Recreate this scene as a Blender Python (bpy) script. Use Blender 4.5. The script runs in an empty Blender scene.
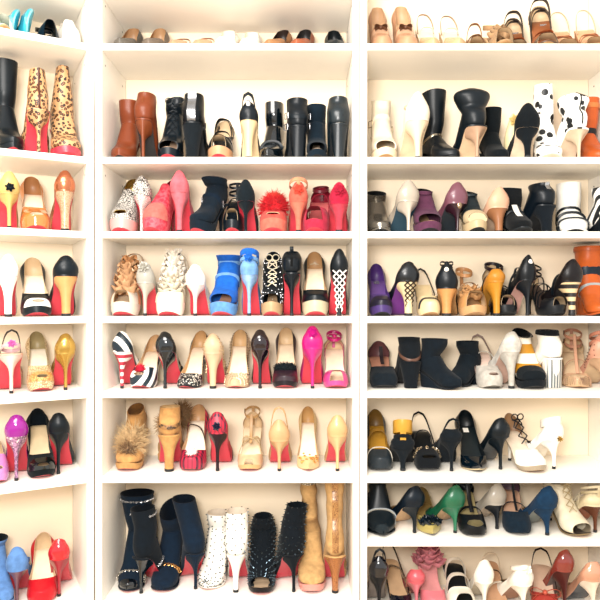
import bpy, bmesh, math, random
from mathutils import Vector
R_ = math.radians
PI = math.pi
rnd = random.Random(7)
SC = bpy.context.scene
COL = SC.collection

# ------------------------------------------------------------------ camera, world, lights, exposure
CAM_Z = 1.45          # lens height
YF = 1.93             # distance from the lens to the shelf fronts
FPX = 630.0           # focal length in pixels of a 600 px frame
cam_d = bpy.data.cameras.new('camera')
cam_d.sensor_width = 36.0
cam_d.lens = 36.0 * FPX / 600.0
cam_d.clip_start = 0.05
cam = bpy.data.objects.new('camera', cam_d)
cam.location = (0, 0, CAM_Z)
cam.rotation_euler = (R_(90), 0, 0)
COL.objects.link(cam)
SC.camera = cam

wd = bpy.data.worlds.new('room_light')
SC.world = wd
wd.use_nodes = True
wd.node_tree.nodes['Background'].inputs[0].default_value = (1.0, 0.955, 0.89, 1)
wd.node_tree.nodes['Background'].inputs[1].default_value = 0.78

def area(name, loc, target, size, power, col, shape='RECTANGLE', sy=None):
    d = bpy.data.lights.new(name, 'AREA')
    d.shape = shape
    d.size = size
    if sy: d.size_y = sy
    d.energy = power
    d.color = col
    o = bpy.data.objects.new(name, d)
    o.location = loc
    o.rotation_euler = (Vector(target) - Vector(loc)).to_track_quat('-Z', 'Y').to_euler()
    COL.objects.link(o)
    return o
area('ceiling_softbox', (-0.55, 0.35, 2.62), (-0.1, 2.0, 1.2), 1.3, 37, (1.0, 0.955, 0.90), sy=1.0)
area('camera_flash', (-0.25, -0.10, 1.75), (-0.1, 2.0, 1.45), 0.5, 26, (1.0, 0.96, 0.91), sy=0.4)

vs = SC.view_settings
vs.view_transform = 'Standard'
vs.look = 'None'
vs.exposure = 0.88
vs.gamma = 1.0
vs.use_curve_mapping = False

# ------------------------------------------------------------------ materials
ALB = 0.64
def lerp(a, b, t): return a + (b - a) * t
def lin(h, k=ALB):
    c = [int(h[i:i + 2], 16) / 255 for i in (0, 2, 4)]
    if max(c) < .34: k *= .5
    elif min(c) > .5: k = lerp(k, .92, min(1, (min(c) - .5) / .35))
    return tuple(((x / 12.92) if x <= .04045 else ((x + .055) / 1.055) ** 2.4) * k for x in c) + (1,)
MATS = {}
def M(kind, c1, c2=None, sc=None):
    key = (kind, c1, c2, sc)
    if key in MATS: return MATS[key]
    m = bpy.data.materials.new('%s_%s' % (kind, c1))
    m.use_nodes = True
    nt = m.node_tree; N = nt.nodes; Lk = nt.links
    b = N['Principled BSDF']
    c = lin(c1); d = lin(c2) if c2 else c
    b.inputs['Base Color'].default_value = c
    def tc():
        t = N.new('ShaderNodeTexCoord'); return t.outputs['Object']
    def ramp(fac, stops, const=True):
        r = N.new('ShaderNodeValToRGB')
        r.color_ramp.interpolation = 'CONSTANT' if const else 'LINEAR'
        e = r.color_ramp.elements
        e[0].position, e[0].color = stops[0]
        e[1].position, e[1].color = stops[1]
        for p, cc in stops[2:]:
            x = e.new(p); x.color = cc
        Lk.new(fac, r.inputs[0]); return r.outputs[0]
    def noise(s, det=3):
        n = N.new('ShaderNodeTexNoise'); n.inputs['Scale'].default_value = s; n.inputs['Detail'].default_value = det
        Lk.new(tc(), n.inputs['Vector']); return n.outputs[0]
    def voro(s, feat='F1', rand=1.0):
        v = N.new('ShaderNodeTexVoronoi'); v.feature = feat; v.inputs['Scale'].default_value = s
        v.inputs['Randomness'].default_value = rand
        Lk.new(tc(), v.inputs['Vector']); return v
    def wave(s, dirn):
        w = N.new('ShaderNodeTexWave'); w.bands_direction = dirn; w.inputs['Scale'].default_value = s
        Lk.new(tc(), w.inputs['Vector']); return w.outputs[1]
    def base(o): Lk.new(o, b.inputs['Base Color'])
    def bump(o, st):
        bp = N.new('ShaderNodeBump'); bp.inputs['Strength'].default_value = st; bp.inputs['Distance'].default_value = .002
        Lk.new(o, bp.inputs['Height']); Lk.new(bp.outputs[0], b.inputs['Normal'])
    ro, me = .45, 0
    if kind == 'lea':
        ro = .36; b.inputs['Specular IOR Level'].default_value = .25
        base(ramp(noise(35), [(.3, tuple(x * .85 for x in c[:3]) + (1,)), (.7, c)], False))
    elif kind == 'pat':
        ro = .10; b.inputs['Coat Weight'].default_value = .5; b.inputs['Coat Roughness'].default_value = .05
    elif kind == 'sue':
        ro = .95
        dk = tuple(x * .7 for x in c[:3]) + (1,)
        base(ramp(noise(60, 5), [(.32, dk), (.68, c)], False))
        b.inputs['Sheen Weight'].default_value = .04; b.inputs['Sheen Roughness'].default_value = .5
        b.inputs['Specular IOR Level'].default_value = .2
        bump(noise(400), .25)
    elif kind == 'sat': ro = .28
    elif kind == 'mat': ro = .7
    elif kind == 'met': ro = .24; me = .85
    elif kind == 'gli':
        me = .55; ro = .3
        v = voro(sc or 260)
        base(ramp(v.outputs['Color'], [(.0, tuple(x * .45 for x in c[:3]) + (1,)), (.5, c), (.85, lin('ffffff'))]))
    elif kind == 'leo':
        ro = .5
        v = voro(sc or 92)
        base(ramp(v.outputs['Distance'], [(0, lin('a8682c')), (.22, lin('2a1510', 1)), (.47, c)]))
    elif kind == 'dal':
        v = voro(sc or 26, rand=.75)
        base(ramp(v.outputs['Distance'], [(0, d), (.37, c)]))
    elif kind == 'spk':
        v = voro(sc or 130)
        base(ramp(v.outputs['Distance'], [(0, d), (.36, c)]))
    elif kind == 'str':
        base(ramp(wave(sc or 9, 'DIAGONAL'), [(0, c), (.5, d)]))
    elif kind == 'stz':
        base(ramp(wave(sc or 9, 'Z'), [(0, c), (.5, d)]))
    elif kind == 'sty':
        base(ramp(wave(sc or 9, 'Y'), [(0, c), (.5, d)]))
    elif kind == 'sna':
        ro = .3
        v = voro((sc or 120) * 1.6, 'DISTANCE_TO_EDGE'); n = noise(30)
        mx = N.new('ShaderNodeMath'); mx.operation = 'MULTIPLY'
        Lk.new(v.outputs['Distance'], mx.inputs[0]); Lk.new(n, mx.inputs[1])
        base(ramp(mx.outputs[0], [(0, d), (.05, c)]))
    elif kind == 'pla':
        mx = N.new('ShaderNodeMix'); mx.data_type = 'RGBA'; mx.inputs[0].default_value = .5
        a = ramp(wave(sc or 12, 'X'), [(0, c), (.6, d)]); e = ramp(wave(sc or 12, 'Y'), [(0, c), (.6, d)])
        Lk.new(a, mx.inputs[6]); Lk.new(e, mx.inputs[7]); base(mx.outputs[2])
    elif kind == 'mot':
        ro = .6
        base(ramp(noise(sc or 70, 4), [(.42, c), (.56, d)], False))
    elif kind == 'grd':
        base(ramp(noise(sc or 16, 1), [(.35, c), (.65, d)], False))
    b.inputs['Roughness'].default_value = ro
    b.inputs['Metallic'].default_value = me
    MATS[key] = m
    return m
# colours
BK = '0d202c'; NV = '0e2a42'; RD = 'e33a4c'; ND = 'f3c797'; INS = 'f6d9b4'; WH = 'f7f3ea'; CR = 'f4e6cf'
black_l = M('lea', BK); black_p = M('pat', BK); black_s = M('sue', '11222e'); navy_s = M('sue', NV)
red_sole = M('sat', RD); insole_n = M('lea', INS); lin_n = M('lea', 'efcfa4'); tan_sole = M('lea', 'd9a874')
gold = M('met', 'e6bd62'); silver = M('met', 'c9c9cc'); dark_sole = M('mat', '1b2026')

# ------------------------------------------------------------------ mesh helpers
class MB:
    def __init__(s): s.v = []; s.f = []; s.m = []
    def add(s, vs, fs, mi=0):
        o = len(s.v); s.v += [tuple(p) for p in vs]
        for f in fs: s.f.append([o + i for i in f]); s.m.append(mi)
    def grid(s, rows, mi=0, closed=False):
        n = len(rows[0]); vs_ = [p for r in rows for p in r]; fs = []
        for i in range(len(rows) - 1):
            for j in range(n if closed else n - 1):
                k = (j + 1) % n
                fs.append((i * n + j, i * n + k, (i + 1) * n + k, (i + 1) * n + j))
        s.add(vs_, fs, mi)
    def fan(s, ring, c=None, mi=0):
        n = len(ring)
        if c is None: c = tuple(sum(p[i] for p in ring) / n for i in range(3))
        s.add(list(ring) + [c], [(i, (i + 1) % n, n) for i in range(n)], mi)
    def box(s, x0, x1, y0, y1, z0, z1, mi=0):
        s.add([(x0, y0, z0), (x1, y0, z0), (x1, y1, z0), (x0, y1, z0), (x0, y0, z1), (x1, y0, z1), (x1, y1, z1), (x0, y1, z1)],
              [(0, 3, 2, 1), (4, 5, 6, 7), (0, 1, 5, 4), (1, 2, 6, 5), (2, 3, 7, 6), (3, 0, 4, 7)], mi)
    def tube(s, pts, r, n=6, mi=0, closed=False):
        P = [Vector(p) for p in pts]; m = len(P); rows = []; up = None
        for i in range(m):
            a = P[(i - 1) % m] if (closed or i > 0) else P[i]
            b = P[(i + 1) % m] if (closed or i < m - 1) else P[i]
            t = (b - a)
            if t.length < 1e-9: t = Vector((0, 0, 1))
            t.normalize()
            if up is None: up = Vector((0, 0, 1)) if abs(t.z) < .9 else Vector((1, 0, 0))
            u = (up - t * up.dot(t))
            if u.length < 1e-6: u = t.orthogonal()
            u.normalize(); w = t.cross(u); up = u
            rr = r(i / (m - 1)) if callable(r) else r
            rows.append([P[i] + (u * math.cos(2 * PI * k / n) + w * math.sin(2 * PI * k / n)) * rr for k in range(n)])
        if closed: rows.append(rows[0])
        s.grid(rows, mi, True)
        if not closed:
            s.fan(rows[0][::-1], None, mi); s.fan(rows[-1], None, mi)
    def ribbon(s, pts, wdir, h, th=.0018, mi=0, closed=False):
        """flat strip; wdir a vector (or a list of them) across the strip, h half width"""
        P = [Vector(p) for p in pts]; m = len(P); rows = []
        for i in range(m):
            a = P[(i - 1) % m] if (closed or i > 0) else P[i]
            b = P[(i + 1) % m] if (closed or i < m - 1) else P[i]
            t = (b - a); t = t.normalized() if t.length > 1e-9 else Vector((0, 1, 0))
            w = Vector(wdir[i] if isinstance(wdir, list) else wdir)
            w = (w - t * w.dot(t)); w = w.normalized() if w.length > 1e-6 else t.orthogonal().normalized()
            nrm = t.cross(w)
            hh = h(i / (m - 1)) if callable(h) else h
            rows.append([P[i] + w * hh, P[i] + nrm * th + w * hh * .8, P[i] + nrm * th - w * hh * .8, P[i] - w * hh,
                         P[i] - nrm * th * .3 - w * hh * .8, P[i] - nrm * th * .3 + w * hh * .8])
        if closed: rows.append(rows[0])
        s.grid(rows, mi, True)
        if not closed:
            s.fan(rows[0][::-1], None, mi); s.fan(rows[-1], None, mi)
    def ell(s, c, r, nu=12, nv=8, mi=0):
        rows = []
        for i in range(nv + 1):
            a = PI * i / nv
            rows.append([(c[0] + r[0] * math.sin(a) * math.cos(2 * PI * k / nu), c[1] + r[1] * math.sin(a) * math.sin(2 * PI * k / nu),
                          c[2] + r[2] * math.cos(a)) for k in range(nu)])
        s.grid(rows, mi, True)
    def cone(s, p, d, r, l, n=5, mi=0):
        p = Vector(p); d = Vector(d).normalized(); u = d.orthogonal().normalized(); w = d.cross(u)
        ring = [p + (u * math.cos(2 * PI * k / n) + w * math.sin(2 * PI * k / n)) * r for k in range(n)]
        s.add(ring + [p + d * l], [(k, (k + 1) % n, n) for k in range(n)], mi)
    def torus(s, c, ax, R, r, nu=12, nv=5, mi=0, sq=None):
        c = Vector(c); ax = Vector(ax).normalized(); u = ax.orthogonal().normalized()
        if sq: u = (Vector(sq) - ax * ax.dot(Vector(sq))).normalized()
        w = ax.cross(u)
        pts = []
        for k in range(nu):
            a = 2 * PI * k / nu; ca, sa = math.cos(a), math.sin(a)
            if sq:
                m = max(abs(ca), abs(sa)); ca, sa = ca / m, sa / m
            pts.append(c + (u * ca + w * sa) * R)
        s.tube(pts, r, nv, mi, True)
def build(name, mb, mats, parent=None, smooth=True, weld=True):
    me = bpy.data.meshes.new(name)
    me.from_pydata(mb.v, [], mb.f)
    if not isinstance(mats, (list, tuple)): mats = [mats]
    for m in mats: me.materials.append(m)
    me.polygons.foreach_set('material_index', mb.m)
    bm = bmesh.new(); bm.from_mesh(me)
    if weld: bmesh.ops.remove_doubles(bm, verts=bm.verts, dist=2e-5)
    bmesh.ops.dissolve_degenerate(bm, edges=bm.edges, dist=1e-6)
    bmesh.ops.recalc_face_normals(bm, faces=bm.faces)
    bm.to_mesh(me); bm.free()
    if smooth: me.polygons.foreach_set('use_smooth', [True] * len(me.polygons))
    if smooth:
        try: me.set_sharp_from_angle(angle=R_(50))
        except Exception: pass
    o = bpy.data.objects.new(name, me)
    COL.objects.link(o)
    if parent: o.parent = parent
    return o
def ss(x):
    x = min(1, max(0, x)); return x * x * (3 - 2 * x)
def lerp(a, b, t): return a + (b - a) * t

# ------------------------------------------------------------------ the last a shoe is built on: heel at y=-L/2, toe at y=+L/2
class Foot:
    def __init__(s, L=.19, H=.1, P=0.0, W=1.0, toe='almond', hb=.055, hs=.027, ha=1.0, tv=.64, dv=.13, peep=False, **_):
        s.L, s.H, s.P, s.W, s.toe, s.hb, s.hsd, s.hak, s.tv, s.dv, s.peep = L, max(H, .006), P, W, toe, hb, hs, ha, tv, dv, peep
        if s.H < s.P + .006: s.H = s.P + .006
        a = [.5 - .5 * math.cos(PI * i / 30) for i in range(31)]
        a += [min(.99, max(.01, tv - dv * k)) for k in (0, .02, .06, .14, .27, .45, .7, 1)]
        if peep: a += [peep + (1 - peep) * k for k in (0, .03, .1, .25, .5)]
        s.ts = sorted(set(round(x, 4) for x in a))
    def y(s, t): return (t - .5) * s.L
    def zb(s, t):
        x = min(1, max(0, (t - .08) / .60)); g = .62 * ss(x) + .38 * x
        z = lerp(s.H, s.P + .005, g)
        if t > .74: z += .010 * ((t - .74) / .26) ** 2
        return z
    def th(s, t): return min(s.zb(t), .005 + s.P * ss((t - .40) / .22)) * (1 - .12 * ss((t - .8) / .2))
    def w(s, t):
        wh, ww, wb = .0305, .0275, .0385
        if t <= .14: w = wh * math.sqrt(max(0, 1 - (1 - t / .14) ** 2))
        elif t < .38: w = lerp(wh, ww, ss((t - .14) / .24))
        elif t < .68: w = lerp(ww, wb, ss((t - .38) / .30))
        else:
            x = min(1, (t - .68) / .32)
            p, q = {'point': (1.2, .95), 'almond': (1.9, .7), 'round': (2.5, .5), 'square': (6, .5)}[s.toe]
            w = wb * max(0, 1 - x ** p) ** q
        return w * s.W
    def ha(s, t): return ((.009 if s.toe == 'point' else .013) + .078 * max(0, 1 - t) ** .75) * s.hak
    def hs(s, t):
        return s.hsd + (s.hb - s.hsd) * max(0, 1 - t / .46) ** 2.3
    def top(s, t):
        """how wide open the throat is at t, as a share of the half width"""
        if t < s.tv: x = .94 * min(1, (s.tv - t) / s.dv) ** .5
        else: x = 0
        if s.peep and t > s.peep: x = max(x, .72 * min(1, (t - s.peep) / (1 - s.peep) * 3) ** .5)
        return x
    def surf(s, t, th, outset=0.0, heff=None):
        """point on the upper: th 0 at the welt, 90 degrees on the centre line"""
        xo = s.top(t); tm = math.acos(xo)
        if heff is None:
            st = math.sin(tm)
            zt = lerp(s.hs(t), s.ha(t), st ** 2) if t < s.tv else s.ha(t) * st
            heff = zt / max(st, .05)
        w = s.w(t)
        k = max(0.0, (w + outset) / w) if w > 1e-6 else 1
        e = .55 if t > .5 else .8
        x = w * k * max(0, math.cos(th)) ** e
        u = th / max(tm, 1e-4)
        y = s.y(t)
        if t < .42:
            kk = 1 - t / .42
            x *= 1 + kk * (.20 * math.sin(PI * min(1, u * 1.1)) - .42 * u ** 2.4)
        if t < .14: y += (1 - t / .14) * (.012 * u * u - .006 * math.sin(PI * u) - outset)
        if t > .9: y += outset * (t - .9) / .1
        return Vector((x, y, s.zb(t) + (heff + outset) * math.sin(th)))
    def wall(s, mb, t0=0, t1=1, outset=0, mi=0, n=8, rim=0, closed=False, cut=1.0, h=None):
        ts = [t for t in s.ts if t0 < t < t1]; ts = [t0] + ts + [t1]
        rows = []
        for t in ts:
            tm = PI / 2 if closed else math.acos(s.top(t)) * cut
            he = None
            if closed: he = s.ha(t) if h is None else h
            left = [s.surf(t, tm * i / n, outset, he) for i in range(n + 1)]
            if rim: left.append(s.surf(t, tm, outset + rim, he))
            rows.append((left, [Vector((-p.x, p.y, p.z)) for p in left]))
        mb.grid([r[0] for r in rows], mi); mb.grid([r[1][::-1] for r in rows], mi)
    def arch(s, tl, tr, h, n=14, lift=0):
        """points of a strap over the foot from the left edge at tl to the other edge at tr"""
        pts = []
        for i in range(n + 1):
            a = PI * i / n; t = lerp(tl, tr, i / n); w = s.w(t) + .001
            c = math.cos(a); pts.append(Vector((w * (abs(c) ** .7) * (1 if c > 0 else -1), s.y(t), s.zb(t) + lift + h * math.sin(a) ** .8)))
        return pts

def footbed(f, root, insole, sole, edge, ins=.97):
    mb = MB(); rows = []
    for t in f.ts:
        w = f.w(t) * ins; z = f.zb(t) + .0012
        rows.append([(w * k, f.y(t), z - .0008 * (1 - k * k)) for k in (-1, -.5, 0, .5, 1)])
    mb.grid(rows); build('insole', mb, insole, root)
    mb = MB(); rt, rb, sl, sr = [], [], [], []
    for t in f.ts:
        w = f.w(t) * 1.01; z = f.zb(t); zb = max(0.0, z - f.th(t)); y = f.y(t)
        k_ = lerp(.97, .82, ss((t - .45) / .25)); zm = lerp(z, zb, .62)
        rb.append([(-w * k_, y, zb), (0, y, zb), (w * k_, y, zb)]); rt.append([(-w, y, z), (w, y, z)])
        sl.append([(-w, y, z), (-w * lerp(1, k_, .25), y, zm), (-w * k_, y, zb)]); sr.append([(w, y, z), (w * lerp(1, k_, .25), y, zm), (w * k_, y, zb)])
    mb.grid(rb, 1); mb.grid(sl, 0); mb.grid(sr, 0); mb.grid(rt, 0)
    build('sole', mb, [edge, sole], root)

def heel(f, root, kind, m, tipm=None, hw=None, pad=.028):
    if kind == 'none': return
    L = f.L; mb = MB(); n = 18; NV = 14; tl = .30 if kind != 'wedge' else .62
    if kind == 'block': tl = .30
    y0 = f.y(0)
    rows = []
    for i in range(NV + 1):
        v = i / NV; row = []
        for k in range(n):
            a = 2 * PI * k / n; cx, cy = math.sin(a), -math.cos(a)
            # top outline follows the seat
            tt = (tl / 2) * (1 + cy)
            xt = f.w(max(tt, .004)) * .985 * (1 if cx >= 0 else -1) * min(1, abs(cx) ** .35)
            yt = f.y(tt)
            zt = f.zb(tt) - min(f.th(tt), f.zb(tt)) + .001
            if kind == 'stiletto':
                r = .0050; e = 1 - (1 - v) ** 5.5; yb = y0 + .019
                xb, ybk = r * cx, yb + r * cy * 1.1
                e2 = e if cy > 0 else 1 - (1 - v) ** 2.4
            elif kind == 'cone':
                r = hw or .010; e = e2 = 1 - (1 - v) ** 3.4; xb, ybk = r * cx, y0 + .020 + r * cy
            elif kind == 'block':
                r = hw or .022; e = e2 = 1 - (1 - v) ** 1.3; xb = r * (1 if cx > 0 else -1) * abs(cx) ** .5; ybk = y0 + .026 + .020 * (1 if cy > 0 else -1) * abs(cy) ** .6
            else:
                e = e2 = v; xb = xt * .93; ybk = yt + .004
            row.append((lerp(xt, xb, e), lerp(yt, ybk, e2), zt * (1 - v)))
        rows.append(row)
    mb.grid(rows, 0, True); mb.fan(rows[0][::-1]); mb.fan(rows[-1])
    ho = build('heel', mb, m, root)
    if kind in ('stiletto', 'cone') and tipm:
        r = .0058 if kind == 'stiletto' else (hw or .010) + .0006
        yb = y0 + (.019 if kind == 'stiletto' else .020)
        t = MB(); ring = [[(r * math.cos(2 * PI * k / 12), yb + r * math.sin(2 * PI * k / 12), z) for k in range(12)] for z in (0, .008)]
        t.grid(ring, 0, True); t.fan(ring[0][::-1]); t.fan(ring[1]); build('heel_tip', t, tipm, ho)
    return ho

# ------------------------------------------------------------------ ornaments (each a part of its shoe)
def hairs(mb, c, r, n, l, rr=.0012, seed=1, up=0.0):
    q = random.Random(seed)
    for _ in range(n):
        d = Vector((q.gauss(0, 1), q.gauss(0, 1), q.gauss(0, 1) + up)).normalized()
        p = Vector((c[0] + d.x * r[0] * .8, c[1] + d.y * r[1] * .8, c[2] + d.z * r[2] * .8))
        d2 = (d + Vector((q.uniform(-.6, .6), q.uniform(-.6, .6), q.uniform(-.6, .6)))).normalized()
        mb.cone(p, d2, rr, l * q.uniform(.5, 1.2), 3)
def fur(root, c, r, n, l, m, name='fur_trim', rr=.0013, seed=1):
    mb = MB(); mb.ell(c, (r[0] * .85, r[1] * .85, r[2] * .85)); hairs(mb, c, r, n, l, rr, seed)
    return build(name, mb, m, root, weld=False)
def bow(root, p, w, m, name='bow', tilt=0.0, h=.011):
    mb = MB(); p = Vector(p)
    for s in (-1, 1):
        pts = []
        for i in range(13):
            a = -PI + 2 * PI * i / 12
            x = s * w * (.5 + .5 * math.cos(a)) ; z = .35 * w * math.sin(a) * (x * s / w) ** .5 if x * s > 0 else 0
            pts.append(p + Vector((x, -tilt * abs(x), z)))
        mb.ribbon(pts, Vector((0, 1, .35)), lambda u: h * (.6 + .4 * math.sin(PI * u)), .0012)
        tail = [p + Vector((s * w * .9 * k, .012 * k, -.6 * w * k * k)) for k in (0, .3, .6, 1)]
        mb.ribbon(tail, Vector((0, 1, .4)), h * .5, .0012)
    mb.ell(p, (h * .7, h * .9, h * .7))
    return build(name, mb, m, root)
def ruffle(root, c, rx, ry, hgt, m, layers=5, amp=.004, waves=4, name='ruffle', seed=1):
    q = random.Random(seed); mb = MB()
    for l in range(layers):
        k = l / max(1, layers - 1); ph = q.uniform(0, 6); pts = []; wd_ = []
        sc = 1 - .55 * k
        for i in range(90):
            a = 2 * PI * i / 90
            r = 1 + .16 * math.sin(waves * a + ph) + .08 * math.sin(9 * a + 2 * ph)
            pts.append(Vector((c[0] + rx * sc * r * math.cos(a), c[1] + ry * sc * r * math.sin(a), c[2] + hgt * k + amp * math.sin(waves * a * 1.5 + ph))))
            wd_.append(Vector((math.cos(a) * .8, math.sin(a) * .8, .9 + .35 * math.sin(waves * a + ph))))
        mb.ribbon(pts, wd_, max(.008, hgt * .20), .001, closed=True)
    mb.ell((c[0], c[1], c[2] + hgt * .4), (rx * .5, ry * .5, hgt * .5))
    return build(name, mb, m, root)
def flower(root, p, r, m, m2=None, name='flower', n=8, nrm=(0, 0, 1)):
    nrm = Vector(nrm).normalized(); u = nrm.orthogonal().normalized(); w = nrm.cross(u); mb = MB(); p = Vector(p)
    for lay in range(3):
        for k in range(n):
            a = 2 * PI * (k + .5 * lay) / n; d = u * math.cos(a) + w * math.sin(a); side = nrm.cross(d)
            rr = r * (1 - .25 * lay)
            pts = [p + nrm * .003 * lay, p + d * rr * .5 + nrm * (.004 + .004 * lay), p + d * rr + nrm * (.003 + .006 * lay)]
            mb.ribbon(pts, side, lambda x: rr * .35 * math.sin(PI * (.15 + .75 * x)), .0008)
    mb.ell(p + nrm * .008, (r * .2, r * .2, r * .2), 8, 6, 1)
    return build(name, mb, [m, m2 or m], root)
def buckle(root, p, nrm, m, R=.007, name='buckle'):
    mb = MB(); mb.torus(p, nrm, R, .0014, 16, 5, 0, (0, 0, 1)); return build(name, mb, m, root)
def chain(root, pts, m, r=.0045, name='chain_trim'):
    mb = MB(); P = [Vector(p) for p in pts]
    for i, p in enumerate(P):
        t = (P[min(i + 1, len(P) - 1)] - P[max(i - 1, 0)]).normalized()
        ax = t.orthogonal() if i % 2 else t.cross(t.orthogonal())
        mb.torus(p, ax, r, r * .33, 8, 4)
    return build(name, mb, m, root, weld=False)
def spikes(root, samples, m, r=.0022, l=.006, name='spike', n=5):
    mb = MB()
    for p, nr in samples: mb.cone(p, nr, r, l, n)
    return build(name, mb, m, root, weld=False)
def lacing(root, rails, m, r=.0013, tie=True, name='lace'):
    """rails: list of (left point, other point) pairs going up the foot"""
    mb = MB(); bulge = Vector((0, .004, .004))
    for i in range(len(rails) - 1):
        a, b = rails[i]; c, d = rails[i + 1]
        for p, q in ((a, d), (b, c)):
            p, q = Vector(p), Vector(q); mb.tube([p, (p + q) / 2 + bulge, q], r, 5)
    if tie:
        a, b = rails[-1]; p = (Vector(a) + Vector(b)) / 2 + bulge
        for s in (-1, 1):
            mb.tube([p + Vector((s * .022 * (.5 + .5 * math.cos(x)), .004, .010 * math.sin(x) + .006)) for x in [(-PI + 2 * PI * i / 10) for i in range(11)]], r, 5)
            mb.tube([p, p + Vector((s * .012, .006, -.012)), p + Vector((s * .016, .008, -.028))], r, 5)
    return build(name, mb, m, root, weld=False)

# ------------------------------------------------------------------ low shoes
def pump(root, up, lining=None, insole=None, sole=None, edge=None, heelm=None, hk='stiletto', hw=None, tipm=None,
         ranges=((0, 1),), cap=None, capt=.86, counter=None, counter_t=.13, bandm=None, bt=(.6, .72), uh=None, ex=(), nameup='upper', **kw):
    f = Foot(**kw)
    lining = lining or lin_n; insole = insole or insole_n; sole = sole or red_sole; edge = edge or up; heelm = heelm or up
    footbed(f, root, insole, sole, edge)
    for i, (a, b) in enumerate(ranges):
        band = len(ranges) > 0 and (a > .05 and b < .97) and a >= f.tv - .3 and uh is not None
        mb = MB(); f.wall(mb, a, b, 0, closed=band, h=uh if band else None); build(nameup, mb, up, root)
        mb = MB(); f.wall(mb, a, b, -.0016, rim=.0012, closed=band, h=uh if band else None); build('lining', mb, lining, root)
    if hk != 'none': heel(f, root, hk, heelm, tipm or dark_sole, hw)
    if cap:
        mb = MB(); f.wall(mb, capt, 1, .0011); build('toe_cap', mb, cap, root)
    if counter:
        mb = MB(); f.wall(mb, 0, counter_t, .0010); build('heel_counter', mb, counter, root)
    if bandm:
        mb = MB(); f.wall(mb, bt[0], bt[1], .0014); build('vamp_band', mb, bandm, root)
    extras(root, f, ex, up)
    return f
def topc(f, t, up=0.0):
    h = f.ha(t); return Vector((0, f.y(t), f.zb(t) + h + up))
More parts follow.
